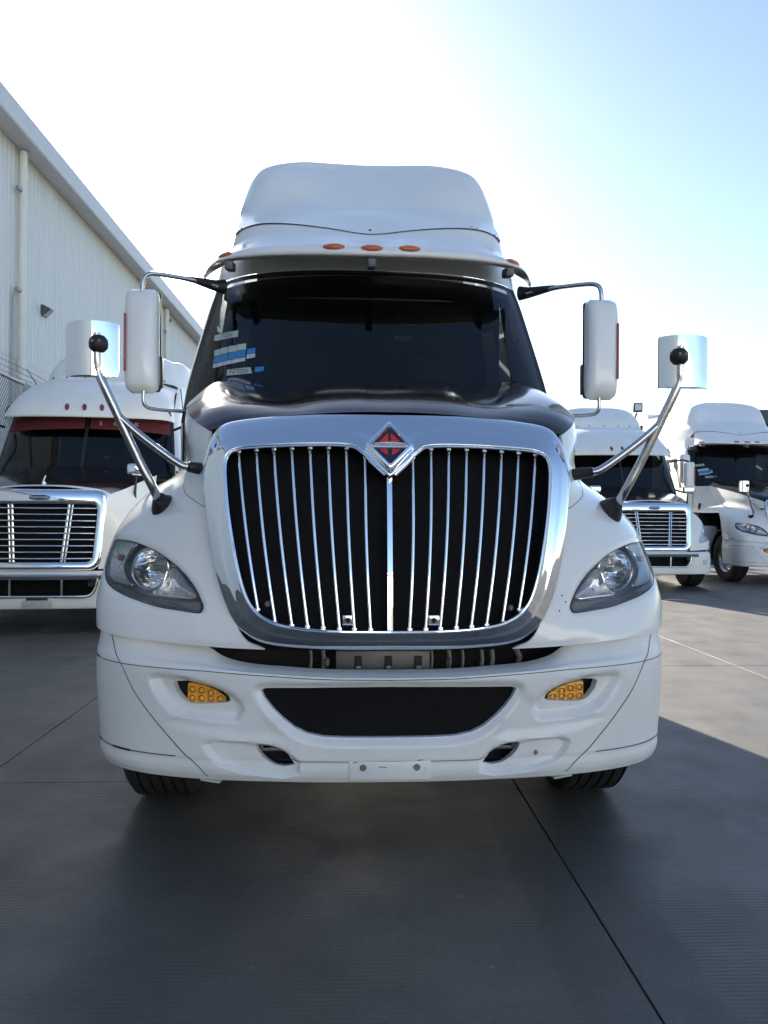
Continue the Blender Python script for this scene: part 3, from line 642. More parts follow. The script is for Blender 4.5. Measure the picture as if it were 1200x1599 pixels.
        def plate(pts,dep,name,mt,bulge=.015,rim=True):
            uv=crv(pts,5,True); c=PF.ev(uv[:,0],uv[:,1]); cc=c.mean(0); nn=PF.nrm(uv[:,0],uv[:,1]).mean(0)
            a=c+np.array([0,dep,0]); rows=[a]
            for t,b in ((.8,.35),(.55,.7),(.3,.92)): rows.append(cc+(c-cc)*t+np.array([0,dep+bulge*b,0]))
            g=MB(); g.grid(np.array(rows),close_u=True); nb=len(g.v); g.add(list(rows[-1])+[cc+np.array([0,dep+bulge,0])],[(i,(i+1)%len(uv),len(uv)) for i in range(len(uv))])
            o=put(g,name,mt,ang=60)
            if rim: put(MB().tube([tuple(q) for q in a],.0032,6,closed=True),'trim_line',M['chrome_dull'],o)
            return o
        plate([(1.626,2.612),(1.899,3.101),(2.169,3.451),(2.403,3.657),(2.694,3.565),(2.846,3.185),(3.055,2.843),(3.201,2.704),(3.113,2.613),(2.592,2.589)],.03,'inner_reflector',M['reflector_fine'],.03)
        plate([(4.012,4.423),(4.594,4.476),(5.289,4.394),(5.78,4.122),(5.299,3.653),(5.013,3.22),(4.716,2.994),(4.216,2.896),(3.902,2.855),(3.817,2.941),(4.084,3.221),(4.335,3.652),(4.308,4.108)],.028,'turn_signal_reflector',M['reflector_fine'],.02)
        uc=(4.66,3.874); p=PF.ev(*map(np.array,uc))
        put(MB().lathe([(0,-.014),(.009,-.012),(.013,-.003),(.013,.012),(.01,.025)],16,Matrix.Translation((float(p[0]),float(p[1])+.03,float(p[2])))@Matrix.Rotation(R(110),4,'Z')),'turn_signal_bulb',M['marker'])
        plate([(1.498,2.261),(1.586,2.473),(2.596,2.49),(3.194,2.528),(3.582,2.661),(3.934,2.747),(4.509,2.86),(4.291,2.676),(3.669,2.496),(3.064,2.261),(2.364,2.187),(1.728,2.144)],.02,'lower_bezel',M['housing'],.004,False)
        return L
    headlight(1);headlight(-1)
    # ---- grille surround (chrome), grille bars, emblem
    yS=lambda x,z:.045+.05*(z-.84)+.20*(z-.84)*abs(z-.84)+.035*(x/.7)**2
    OUT=[(0.0152,1.7426),(0.0864,1.7424),(0.15,1.7408),(0.2139,1.7379),(0.3423,1.7297),(0.5315,1.7111),(0.6433,1.6883),(0.6936,1.6334),(0.7166,1.5449),(0.7166,1.4602),(0.6911,1.2976),(0.6623,1.1516),(0.6275,1.0366),(0.5849,0.9395),(0.5245,0.881),(0.4505,0.8512),(0.3241,0.8375),(0.1683,0.8319),(0.0073,0.8316)]
    INN=[(0.0105,1.4673),(0.0607,1.5228),(0.1091,1.574),(0.1599,1.5965),(0.3165,1.5988),(0.5213,1.5893),(0.5855,1.5788),(0.6151,1.5586),(0.6249,1.5201),(0.6186,1.4413),(0.6015,1.3218),(0.5663,1.1518),(0.5299,1.035),(0.4889,0.976),(0.4417,0.9457),(0.3877,0.9274),(0.2883,0.9141),(0.1684,0.9079),(0.0071,0.9061)]
    OUT[0]=(0,OUT[0][1]);OUT[-1]=(0,OUT[-1][1]);INN[0]=(0,INN[0][1]);INN[-1]=(0,INN[-1][1])
    o2=crv(OUT,6);i2=crv(INN,6); rows=[]
    for t,fwd in ((-.06,-.14),(-.015,-.03),(0,-.004),(.025,.006),(.06,.012),(.2,.020),(.34,.028),(.46,.0345),(.5,.036),(.54,.0365),(.66,.041),(.78,.046),(.86,.0495),(.9,.0505),(.93,.0535),(.96,.052),(.99,.044),(1.0,.03),(1.0,-.01),(1.0,-.05)):
        p=o2*(1-t)+i2*t; rows.append(np.stack([p[:,0],yS(p[:,0],p[:,1])-fwd,p[:,1]],1))
    ring=MB().grid(np.array(rows)); ring.merge(ring.mirrored())
    SR=ring.obj('grille_surround',M['chrome'],T,60,weld=.0006)
    # polished lip round the opening
    lip=[(x,yS(x,z)-.047,z) for x,z in i2[2:]*.998]
    pair(MB().tube(lip,.0045,8),'surround_lip',M['chrome'],SR)
    # dark screen behind the bars
    yG=lambda x,z:yS(x,z)+.012
    g=[]
    for z in np.linspace(.82,1.64,12): g.append([(x,yG(x,z)+.055,z) for x in np.linspace(-.68,.68,16)])
    MB().grid(np.array(g)).obj('grille_screen',M['mesh'],T)
    tops=[(0.0918,1.5509),(0.1646,1.5875),(0.235,1.5885),(0.3058,1.587),(0.3768,1.5843),(0.4458,1.5815),(0.5139,1.5775),(0.5822,1.571)]
    bots=[(0.0729,0.9106),(0.1327,0.9116),(0.1876,0.9136),(0.2474,0.9168),(0.3053,0.921),(0.3634,0.9253),(0.4244,0.9341),(0.489,0.9808)]
    for (xa,za),(xb,zb) in zip(tops,bots):
        for s in (1,-1):
            pts=[((xa+(xb-xa)*t+.006*math.sin(t*math.pi))*s,0,za+(zb-za)*t) for t in np.linspace(0,1,12)]
            pts=[(x,yG(x,z)-.014,z) for x,_,z in pts]
            b=MB().tube(pts,[.0064]*12,8).obj('grille_bar',M['chrome'],T,60)
            e=pts[0]; MB().rbox((e[0],e[1]+.004,e[2]+.003),(.019,.02,.014),.003).obj('bar_clip',M['chrome_dull'],b)
            e=pts[-1]; MB().rbox((e[0],e[1]+.004,e[2]-.002),(.019,.02,.012),.003).obj('bar_clip',M['chrome_dull'],b)
    g=[]
    for z in np.linspace(.875,1.50,12): g.append([(x,yG(0,z)-.024+ (0 if abs(x)<.010 else .012 if abs(x)<.014 else .03),z) for x in (-.0145,-.0135,-.0095,.0095,.0135,.0145)])
    CB=MB().grid(np.array(g)).obj('grille_centre_bar',M['chrome'],T,30)
    MB().rbox((0,yG(0,.876)-.026,.884),(.036,.012,.012),.003).obj('bar_clip',M['chrome_dull'],CB)
    for px_ in [(-0.1555,0.941),(0.1638,0.9406)]:
        x,z=px_; bk=MB().rbox((x,yG(x,z)-.008,z),(.042,.008,.038),.003).obj('bracket_plate',M['chrome_dull'],T)
        MB().lathe([(0,-.008),(.007,-.008),(.010,-.003),(.011,.0),(.006,.0005)],12,Matrix.Translation((x,yG(x,z)-.010,z))@Matrix.Rotation(R(90),4,'Z')).obj('bolt',M['gap'],bk)
    for px_ in [(0.4595,0.9834),(-0.4545,0.9976)]:
        x,z=px_; MB().lathe([(0,-.008),(.006,-.008),(.012,-.002),(.012,.006)],12,Matrix.Translation((x,yG(x,z)+.0,z))@Matrix.Rotation(R(90),4,'Z')).obj('bolt',M['rod'],T)
    # emblem
    ec=[(0.0108,1.5971)][0]; ex,ez=0.0,ec[1]; ey=yS(0,ez)-.040
    EM=empty('emblem',parent=T)
    tl=Matrix.Translation((ex,ey-.014,ez-.002))@Matrix.Rotation(R(-23),4,'X')@Matrix.Scale(1.13,4)
    def diam(w,h,n=1,rc=.12):
        P=[(0,h),(w,0),(0,-h),(-w,0)]; out=[]
        for i in range(4):
            a=np.array(P[i]);b=np.array(P[(i+1)%4]); out+= [a+(b-a)*rc*.5,a+(b-a)*(1-rc*.5)]
        return np.array(out)
    rows=[]
    for sc,y in ((1.35,.022),(1.22,-.004),(1.12,-.010),(1.02,-.013),(.93,-.013),(.88,-.009),(.84,-.002),(.82,.004)):
        d=diam(.071*sc,.081*sc,rc=.14); rows.append([(x,y,z) for x,z in d])
    MB().grid(np.array(rows),close_u=True).moved(tl).obj('emblem_frame',M['chrome'],EM,28)
    MB().prism([(x,0,z) for x,z in diam(.0605,.069,rc=.08)][::-1],(0,-.0035,0),(0,.006,0)).moved(tl).obj('emblem_field',M['navy'],EM)
    for s in (1,-1):
        tri=[(.0045*s,0,.0105),(.038*s,0,.0105),(.0045*s,0,.0505)]
        MB().prism(tri if s<0 else tri[::-1],(0,-.0062,0),(0,.002,0)).moved(tl).obj('emblem_red',M['red'],EM)
        tri=[(.0075*s,0,-.0125),(.036*s,0,-.0125),(.026*s,0,-.024),(.0075*s,0,-.036)]
        MB().prism(tri if s>0 else tri[::-1],(0,-.0062,0),(0,.002,0)).moved(tl).obj('emblem_red',M['red'],EM)
    band=[(-.058,0,-.0085),(.058,0,-.0085),(.062,0,.0),(.05,0,.0085),(0,0,.0125),(-.05,0,.0085),(-.062,0,.0)]
    MB().prism(band,(0,-.0105,0),(0,.003,0)).moved(tl).obj('emblem_band',M['silver'],EM)
    front_text('INTERNATIONAL',.0148,0,-.0112,.0005,.98).moved(tl).obj('emblem_lettering',M['navy'],EM)
    # ---- gap between hood and bumper
    MB().box((0,.30,.80),(1.5,.02,.34)).obj('radiator_shroud',M['dark'],T)
    bp=MB().rbox((-.02,.15,.775),(.36,.012,.075),.004).obj('crossmember',M['grey_metal'],T)
    for x in (-.115,.0,.115): MB().rbox((x,.141,.768),(.028,.012,.05),.003).obj('slot',M['gap'],bp); MB().rbox((x,.128,.752),(.02,.02,.014),.003).obj('nut',M['rod'],bp)
    for x,r_ in ((-.30,.006),(-.252,.008),(-.185,.005),(.165,.005),(.232,.009),(.285,.006),(.36,.008),(.40,.01)):
        MB().tube([(x,.16,.70),(x+.006,.158,.78),(x-.004,.165,.88)],r_,8).obj('bracket_rod',M['rod'],T)
    for s in (-1,1): MB().lathe([(0,-.01),(.012,-.01),(.02,0),(.012,.01),(0,.01)],10,Matrix.Translation((.235*s,.15,.768))).obj('nut',M['rod'],T)
    MB().tube([(.50,.2,.70),(.52,.19,.78),(.48,.2,.86),(.5,.22,.9)],.012,8).obj('hose',M['rod'],T)
    # ---- hood mirrors
    def hood_mirror(sgn):
        H=empty('hood_mirror',parent=T)
        H.location=(0,0,0) if sgn>0 else (.05,-.02,.004)
        def put(mb,name,mt,par=H,ang=40): m=mb if sgn>0 else mb.mirrored(); return m.obj(name,mt,par,ang)
        uc=(4.125,6.019); p=np.array(PF.ev(*map(np.array,uc))); n=np.array(PF.nrm(*map(np.array,uc))); n=n/np.linalg.norm(n)
        c=(1.1975,0.25,1.9565); cz=Vector(c)
        a0=Vector(p-n*.012)
        e1=Vector((0.9726,0.3,1.4232)); pth=[a0+Vector(n)*.045,e1,Vector((1.0298,0.27,1.5479)),Vector((1.0963,0.24,1.7044)),Vector((1.1399,0.22,1.808)),Vector((1.1636,0.215,1.8693)),Vector((1.1664,0.21,1.9147)),Vector((1.1686,0.21,2.0148))]
        ax=(pth[1]-a0).normalized()
        q=ax.to_track_quat('X','Z').to_matrix().to_4x4()
        put(MB().lathe([(0,-.012),(.052,-.012),(.056,.004),(.053,.022),(.041,.052),(.030,.076),(.024,.086),(0,.088)],20,Matrix.Translation(a0)@q@Matrix.Diagonal((1,1.0,1.12,1))),'base_boot',M['black'],ang=50)
        put(MB().tube(crv([tuple(v) for v in pth],6),.0172,14),'arm',M['tube'])
        b0=Vector((0.7853,0.3,1.5055)); b1=Vector((0.8339,0.27,1.5122)); 
        put(MB().tube(crv([tuple(b1),tuple((0.8612,0.265,1.5199)),tuple((0.92,0.26,1.5591)),tuple((1.0214,0.25,1.6372)),tuple((1.0989,0.24,1.707))],6),.0155,14),'brace',M['tube'])
        put(MB().tube([tuple(b0-(b1-b0)*.8),tuple(b0),tuple(b1)],[.023,.0245,.020],14),'brace_boot',M['black'])
        # head: convex chrome shell with a flat mirror behind
        hw,hh=.101,.104; rows=[]
        def sec(z):
            k=1-.015*abs(z/hh)**8; return [(cz.x+hw*k*s_,cz.y-.004-.05*(1-abs(s_)**2.4),cz.z+z) for s_ in np.linspace(-1,1,21)]
        rows=[sec(z) for z in np.linspace(-hh,hh,13)]
        rim=lambda z:[(cz.x+hw*.97*s_,cz.y+.012,cz.z+z) for s_ in np.linspace(-1,1,21)]
        sh=MB(); sh.grid(np.array(rows)); sh.grid(np.array([rows[0],rim(-hh*.98)])); sh.grid(np.array([rows[-1],rim(hh*.98)]))
        L=np.array(rows)[:,0];Rr=np.array(rows)[:,-1]; sh.grid(np.array([L,L+[.003,.016,0]])); sh.grid(np.array([Rr,Rr+[-.003,.016,0]]))
        HDm=put(sh,'mirror_shell',M['chrome'],ang=40)
        put(MB().rbox((cz.x,cz.y+.014,cz.z),(hw*1.93,.004,hh*1.93),.002),'mirror_glass',M['mirror'],HDm)
        bl=Vector((1.1613,0.205,1.9726))
        put(MB().lathe([(0,-.034),(.022,-.031),(.034,-.016),(.036,0),(.034,.016),(.022,.031),(0,.034)],20,Matrix.Translation(bl)@Matrix.Rotation(R(90),4,'Y')),'clamp_ball',M['black'],ang=60)
        for dx in (-.012,.014): put(MB().lathe([(0,-.004),(.005,-.003),(.006,0)],10,Matrix.Translation(bl+Vector((dx,-.033,.006)))@Matrix.Rotation(R(90),4,'Z')),'clamp_screw',M['rod'])
    hood_mirror(1);hood_mirror(-1)
    # ---- side mirrors
    def side_mirror(sgn):
        S=empty('side_mirror',(0,0,0) if sgn>0 else (.055,0,0),parent=T)
        def put(mb,name,mt,par=S,ang=40): m=mb if sgn>0 else mb.mirrored(); return m.obj(name,mt,par,ang)
        a=Vector((1.3865,2.1,2.4172)); b=Vector((1.602,2.1,2.4212)); zt=(1.4776,2.1,2.7474)[2]; zb=(1.4811,2.1,2.0906)[2]
        x0,x1=a.x,b.x; xm=(x0+x1)/2; hw=(x1-x0)/2; hz=(zt-zb)/2; zm=(zt+zb)/2
        rows=[]
        for t in np.linspace(-1,1,25):
            e=(1-abs(t)**7)**(1/2.6); e=max(e,.02)
            sec=[]
            for s_ in np.linspace(0,1,21):
                ang=math.pi*s_; cx=-math.cos(ang); sy=math.sin(ang)
                cx=math.copysign(abs(cx)**.62,cx); sec.append((xm+hw*cx*(.62+.38*e)+.006*(1-t*t),2.1+.03-.085*(sy**.75)*e,zm+hz*t))
            rows.append(sec)
        rows=np.array(rows); g=MB().grid(rows)
        for e_ in (0,-1):
            c=rows[e_].mean(0); g.add(list(rows[e_])+[c],[(i,i+1,21) for i in range(20)])
        HS=put(g,'mirror_housing',M['white'],ang=50)
        bk=rows[:,[0,-1]]; put(MB().rbox((xm-.004,2.1+.052,zm),(hw*1.9,.045,hz*1.93),.03,4),'mirror_back',M['housing_black'],HS)
        put(MB().rbox((x0+.006,2.1+.06,zm-.19),(.03,.06,.2),.012,3),'adjuster_cover',M['housing_black'],HS)
        put(MB().rbox((xm,2.1+.077,zm),(hw*1.75,.004,hz*1.8),.003),'mirror_glass',M['mirror'],HS)
        put(MB().rbox((x1-.012,2.058,zm-.02),(.012,.022,.36),.005,2,rz=R(-28)),'red_reflector',M['redstrip'],HS)
        t1=[(1.0941,2.46,2.876),(1.1843,2.36,2.8754),(1.3064,2.25,2.8672),(1.4258,2.15,2.8549),(1.4754,2.12,2.8366),(1.4934,2.11,2.7965),(1.498,2.11,2.734)]
        put(MB().tube(crv(t1,5),[.03]*1+list(np.linspace(.03,.0145,9))+[.0145]*21,12),'upper_arm',M['tube'])
        put(MB().tube([(1.0496,2.5,2.8866),(1.103,2.46,2.8807),(1.1843,2.36,2.8754),(1.2409,2.31,2.8749)],[.05,.038,.026,.018],12),'arm_boot',M['black'])
        t2=[(1.4844,2.11,2.1088),(1.4847,2.11,2.0422),(1.4714,2.12,2.0101),(1.4304,2.15,1.9967),(1.2866,2.24,1.998),(1.1838,2.34,2.0051)]
        put(MB().tube(crv(t2,5),.0125,12),'lower_arm',M['tube'])
    side_mirror(1);side_mirror(-1)
    # ---- cab
    WS=panel(PW,[(0,.2),(4.62,.2),(4.62,5-.35),(4.2,4.8),(0,4.84)],[],k=6)
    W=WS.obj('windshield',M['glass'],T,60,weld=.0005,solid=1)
    ring=panel(PW,[(0,0),(5,0),(5,5),(0,5)],[[(.01,.25),(4.55,.25),(4.55,4.6),(4.15,4.74),(.01,4.78)]],k=6,off=-.004)
    ring.obj('windshield_seal',M['black'],T,60)
    tint=panel(PW,[(0,4.86),(4.62,4.66),(4.62,4.45),(4.45,4.05),(4.1,3.86),(3,3.83),(0,3.82)][::-1],[],k=6,off=-.022)
    tint.obj('windshield_top_shade',M['shade'],W)
    # body sides, roof, back
    zz=[.95,1.5,1.95,2.2,2.4,2.65,2.84,3.0,3.13]
    rows=[]
    for z in zz:
        zc=max(1.92,min(z,3.01)); v=np.interp(zc,[1.92,2.15,2.4,2.65,2.84,3.01],[0,1,2,3,4,5]); p=PW.ev(np.array(5.),np.array(v)); e=p[0];y0=p[1]
        if z>3.0: e-=.02
        wtop=np.interp(z,[1,2,2.8,3.1],[1.25,1.25,1.215,1.2])
        rows.append([(e-.002,y0+.002,z),(e+.012,y0+.03,z),(min(e+.05,wtop),y0+.14,z),(min(e+.075,wtop),y0+.4,z),(wtop-.02,y0+.9,z),(wtop,4.2,z),(wtop,5.0,z),(wtop-.06,5.06,z),(0.,5.08,z)])
    cb=MB().grid(np.array(rows)); cb.merge(cb.mirrored()); CB=cb.obj('cab',M['white'],T,50,weld=.0005)
    g=[]
    for k,(dz,dy) in enumerate(((0,0),(.035,.012),(.10,.04),(.2,.1))):
        g.append([tuple(np.array(PW.ev(np.array(u_),np.array(5.)))+np.array([0,dy,dz])) for u_ in np.linspace(0,5,24)])
    hdr=MB().grid(np.array(g)); hdr.merge(hdr.mirrored()); hdr.obj('cab_header',M['white'],T,50,weld=.0005)
    pil=MB()
    for s in (1,):
        a=np.array([PW.ev(np.array(5.),np.array(v)) for v in np.linspace(0,5,16)])
        pil.grid(np.array([a+[-.05,-.004,0],a+[-.02,-.010,0],a+[.004,.002,0],a+[.010,.022,0]]))
    pair(pil,'pillar_trim',M['black'],T,50)
    dw=[]
    for z in np.linspace(2.02,2.72,8):
        zc=z; v=np.interp(zc,[1.92,2.15,2.4,2.65,2.84,3.01],[0,1,2,3,4,5]); p=PW.ev(np.array(5.),np.array(v)); e=p[0];y0=p[1]; wtop=np.interp(z,[1,2,2.8,3.1],[1.25,1.25,1.215,1.2])
        dw.append([(min(e+.075,wtop)+.006,y0+.42,z),(wtop-.03+.006,y0+.7,z),(wtop-.02+.006,y0+1.0,z)])
    pair(MB().grid(np.array(dw)),'door_window',M['glass_side'],T)
    # visor
    vz=panel(PV,None,[],k=6,kv=6,flange=.022)
    VS=vz.obj('sun_visor',M['white'],T,50,weld=.0005)
    und=[]
    for v,(dy,dz) in ((0,(.0,.0)),(0,(.06,.02)),(0,(.3,.10))):
        und.append([tuple(np.array(PV.ev(np.array(u_),np.array(0.)))+np.array([0,dy,dz])) for u_ in np.linspace(0,6,20)])
    un=MB().grid(np.array(und[:2])); un.merge(un.mirrored()); un.obj('visor_underside',M['white2'],VS,50,weld=.0005)
    for uc in ((0.0,1.942),(0.776,1.982),(4.454,2.022)):
        for s in ((1,-1) if uc[0]>.5 else (1,)):
            p=PV.ev(np.array(uc[0] if uc[0]>.5 else 0.),np.array(uc[1])); n=PV.nrm(np.array(uc[0] if uc[0]>.5 else 0.),np.array(uc[1]))
            q=Vector((n[0]*s,n[1],n[2])).to_track_quat('X','Z').to_matrix().to_4x4()
            mm=Matrix.Translation((p[0]*s,p[1],p[2]))@q@Matrix.Diagonal((1,1.0,.36,1))
            mk=MB().lathe([(0,.016),(.03,.0155),(.05,.012),(.062,.004),(.064,-.004)],24,mm).obj('marker_light',M['marker'],VS,60)
            MB().lathe([(.063,.004),(.069,.004),(.072,-.002)],24,mm).obj('marker_rim',M['marker'],mk,60)
    for x,y in ((0,2.10),(.93,2.28),(-.93,2.28)):
        MB().rbox((x,y+.06,2.955 if x==0 else 2.975),(.055,.16,.06),.012,3,rx=R(12)).obj('visor_bracket',M['grey_metal'],VS)
    # roof fairing
    fr=panel(PA,None,[],k=6,kv=6)
    FA=fr.obj('roof_fairing',M['white'],T,55,weld=.0006)
    sm=np.linspace(0,6,24); sp=np.array([[u_,5.] for u_ in sm]); st=strip(PV,[(a,4.985) for a in np.linspace(0,5.95,14)],.012,.004,4); st.merge(st.mirrored()); st.obj('fairing_seam',M['gap'],FA)
    for u_,v_,r_ in ((0,.22,.013),(5.0,.16,.011),(5.9,.15,.010),(3.2,.28,.007),(3.5,.22,.006)):
        for s in ((1,) if u_ in(0,3.2,3.5) else (1,-1)):
            p=PA.ev(np.array(float(u_)),np.array(v_)); n=PA.nrm(np.array(float(u_)),np.array(v_)); q=Vector((n[0]*s,n[1],n[2])).to_track_quat('X','Z').to_matrix().to_4x4()
            MB().lathe([(0,.004),(r_*.6,.0035),(r_,.0),(r_,-.003)],12,Matrix.Translation((p[0]*s,p[1],p[2]))@q).obj('bolt',M['gap'],FA)
    # rear wall of the roof
    MB().box((0,5.04,3.6),(2.1,.04,.85)).obj('rear_panel',M['white2'],T)
    # ---- interior
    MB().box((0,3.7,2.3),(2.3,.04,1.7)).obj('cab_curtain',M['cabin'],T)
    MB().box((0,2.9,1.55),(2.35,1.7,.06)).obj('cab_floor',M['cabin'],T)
    d=[]
    for y,z in ((1.98,2.02),(2.12,2.045),(2.35,2.07),(2.55,2.03),(2.62,1.85),(2.62,1.6)):
        d.append([(x,y+.06*(x/1.1)**2*2.2,z-.03*(x/1.1)**2) for x in np.linspace(-1.12,1.12,15)])
    MB().grid(np.array(d)).obj('dashboard',M['dash'],T,60)
    hood_g=MB().rbox((.55,2.48,2.12),(.55,.22,.12),.05,3); hood_g.obj('instrument_hood',M['dash'],T)
    sw=MB().tube([(.55+.23*math.cos(a),2.74+.23*math.sin(a)*.42,2.11+.23*math.sin(a)*.9) for a in np.linspace(0,2*math.pi,36)[:-1]],.016,8,closed=True).obj('steering_wheel',M['black'],T)
    MB().rbox((.55,2.74,2.11),(.40,.02,.05),.008).obj('wheel_hub',M['black'],sw)
    for x in (-.58,.58):
        st=MB().rbox((x,3.2,2.22),(.52,.16,.78),.07,4,rx=R(-8)).obj('seat',M['seat'],T); MB().rbox((x,3.22,2.66),(.3,.12,.2),.05,4).obj('headrest',M['seat'],st)
    pair(MB().rbox((1.02,2.62,2.45),(.05,.06,.85),.02,2,ry=R(-9)),'pillar_lining',M['curtain'],T)
    pair(MB().rbox((.96,3.0,2.42),(.10,.03,.62),.012,2,ry=R(-8)),'side_curtain',M['curtain'],T)
    # ---- stickers and camera on the windshield (camera left)
    def stk(q,mt,name,off=.003):
        g=[]
        for t in np.linspace(0,1,4):
            lo=np.array(q[0])*(1-t)+np.array(q[3])*t; hi=np.array(q[1])*(1-t)+np.array(q[2])*t; row=[]
            for s in np.linspace(0,1,4):
                uv=lo*(1-s)+hi*s; p=PW.ev(uv[0],uv[1]); n=PW.nrm(uv[0],uv[1]); p=p+n*off; row.append((-p[0],p[1],p[2]))
            g.append(row)
        return MB().grid(np.array(g)).obj(name,mt,W,60)
    def word(txt,uv,size,sx,mt,name,off=.0045):
        p=PW.ev(*map(np.array,uv)); n=PW.nrm(*map(np.array,uv)); p=p+n*off; n=Vector((-n[0],n[1],n[2]))
        zax=n; xax=Vector((0,0,1)).cross(zax).normalized(); yax=zax.cross(xax)
        m=Matrix(((xax.x,yax.x,zax.x,-p[0]),(xax.y,yax.y,zax.y,p[1]),(xax.z,yax.z,zax.z,p[2]),(0,0,0,1)))
        text_mb(txt,size).moved(m@Matrix.Diagonal((sx,1,1,1))).obj(name,mt,W)
    for blue,white,pale,c in (
        ([(3.787,1.681),(3.495,1.699),(3.545,1.908),(3.826,1.88)],[(3.746,1.548),(3.464,1.577),(3.488,1.68),(3.778,1.662)],[(3.835,1.9),(3.549,1.918),(3.605,2.102),(3.901,2.085)],(3.614,1.614)),
        ([(3.501,1.716),(3.208,1.736),(3.247,1.944),(3.533,1.915)],[(3.467,1.585),(3.183,1.615),(3.202,1.717),(3.494,1.697)],[(3.541,1.934),(3.25,1.953),(3.295,2.135),(3.597,2.118)],(3.33,1.651)),
        ([(3.201,1.752),(2.9,1.773),(2.929,1.98),(3.224,1.95)],[(3.174,1.622),(2.882,1.652),(2.896,1.754),(3.195,1.733)],[(3.23,1.969),(2.931,1.989),(2.964,2.169),(3.274,2.151)],(3.029,1.687)),
        ([(2.904,1.79),(2.645,1.814),(2.668,2.02),(2.92,1.987)],[(2.884,1.66),(2.631,1.693),(2.642,1.795),(2.9,1.771)],[(2.925,2.006),(2.669,2.03),(2.696,2.208),(2.958,2.185)],(2.76,1.727)),
    ):
        stk(blue,M['sticker_blue'],'sticker'); stk(white,M['sticker_white'],'sticker'); stk(pale,M['sticker_pale'],'sticker'); word('MEX',c,.024,.9,M['sticker_blue'],'sticker_lettering')
    stk([(2.616,1.892),(2.398,1.919),(2.413,2.06),(2.636,2.043)],M['sticker_blue'],'sticker'); stk([(2.598,1.753),(2.385,1.789),(2.398,1.901),(2.616,1.874)],M['sticker_white'],'sticker'); word('MEX',(2.496,1.825),.024,.9,M['sticker_blue'],'sticker_lettering')
    stk([(3.095,1.292),(2.385,1.334),(2.453,1.509),(3.13,1.467)],M['sticker_pale'],'sticker'); word('F2702X',(2.743,1.4),.046,.92,M['navy'],'sticker_lettering')
    stk([(4.046,2.35),(3.008,2.417),(3.049,2.609),(4.108,2.536)],M['sticker_pale'],'sticker'); word('722X',(3.457,2.475),.044,.95,M['navy'],'sticker_lettering')
    stk([(2.325,1.359),(2.112,1.389),(2.114,1.515),(2.331,1.504)],M['sticker_blue'],'sticker')
    def stkR(a,b,c,d,mt,name,off=-.03):
        g=[]
        for uv in (a,b,d,c):
            q=PW.ev(uv[0],uv[1])+PW.nrm(uv[0],uv[1])*off; g.append(tuple(q))
        return MB().add(g,[(0,1,3,2)]).obj(name,mt,W)
    stkR((0.442,2.311),(0.795,2.327),(0.804,2.466),(0.448,2.449),M['sticker_pale'],'toll_tag',-.012)
    uv=(0.649,2.984); p=PW.ev(*map(np.array,uv)); DC=MB().rbox((float(p[0]),float(p[1])+.06,float(p[2])),(.07,.05,.075),.01,3).obj('dash_camera',M['dash'],T)
    MB().lathe([(0,-.01),(.012,-.01),(.018,-.003),(.02,.004)],16,Matrix.Translation((float(p[0])+.004,float(p[1])+.034,float(p[2])+.0))@Matrix.Rotation(R(90),4,'Z')).obj('camera_lens',M['black'],DC)
    # wiper arms
    for x in (-.28,.62):
        MB().tube([(x,1.92,2.10),(x-.25,1.99,2.115),(x-.5,2.06,2.13)],.008,6).obj('wiper',M['black'],T)
    cs=[]
    for v in np.linspace(6.6,11,10):
        p=PF.ev(np.array(8.),np.array(v)); z=float(p[2]); cs.append([tuple(p),(float(p[0])*.4+.6*1.2,float(p[1])*.45+.55*2.3,z+.0),(1.235,2.36,min(z+.02,2.04))])
    pair(MB().grid(np.array(cs)),'cowl_side',M['white'],T,50)
    pair(MB().rbox((1.07,2.55,.72),(.34,1.75,.86),.06,3),'step_skirt',M['white'],T)
    pair(MB().box((.93,2.0,1.35),(.5,.04,.6)),'firewall',M['dark'],T)
    al=[]
    for a_ in np.linspace(-.15,math.pi*.98,15): al.append([(1.14,1.0+.56*math.cos(a_),.52+.56*math.sin(a_)),(.70,1.0+.56*math.cos(a_),.52+.56*math.sin(a_))])
    pair(MB().grid(np.array(al)),'wheel_arch_liner',M['dark'],T)
    # ---- wheels, chassis
    def wheel(x,y,s):
        Wt=empty('wheel',(x,y,.5),parent=T)
        prof=[(.30,-.125),(.36,-.142),(.43,-.148),(.475,-.14),(.492,-.125)]
        for k in range(5):
            a=-.118+k*.0475; prof+=[(.5,a),(.502,a+.018),(.5,a+.036),(.486,a+.038),(.486,a+.0455)]
        prof+=[(.5,.1195),(.492,.126),(.475,.14),(.43,.148),(.36,.142),(.30,.125)]
        MB().lathe(prof,56).obj('tyre',M['rubber'],Wt,25)
        MB().lathe([(.30,.125*s),(.29,.12*s),(.27,.09*s),(.25,.03*s),(.16,.02*s),(.13,.06*s),(.11,.07*s),(0,.075*s)],32).obj('rim',M['alu'],Wt,30)
        return Wt
    w1=wheel(.985,1.0,1); w2=wheel(-.985,1.0,-1)
    for y in (6.6,7.9):
        for x in (.72,1.05,-.72,-1.05): 
            c=copy_tree(w1 if x>0 else w2,T); c.location=(x,y,.5)
    pair(MB().box((.43,4.6,.86),(.09,8.2,.27)),'frame_rail',M['dark'],T)
    MB().rbox((0,1.02,.42),(1.6,.13,.12),.03).obj('front_axle',M['dark'],T)
    MB().rbox((0,1.2,.62),(.8,1.2,.3),.08).obj('engine_sump',M['dark'],T)
    MB().box((0,1.05,1.2),(1.25,1.3,.75)).obj('engine',M['dark'],T)
    pair(MB().rbox((1.0,2.9,.62),(.42,1.5,.5),.06),'fuel_tank',M['chrome_dull'],T)
    return T

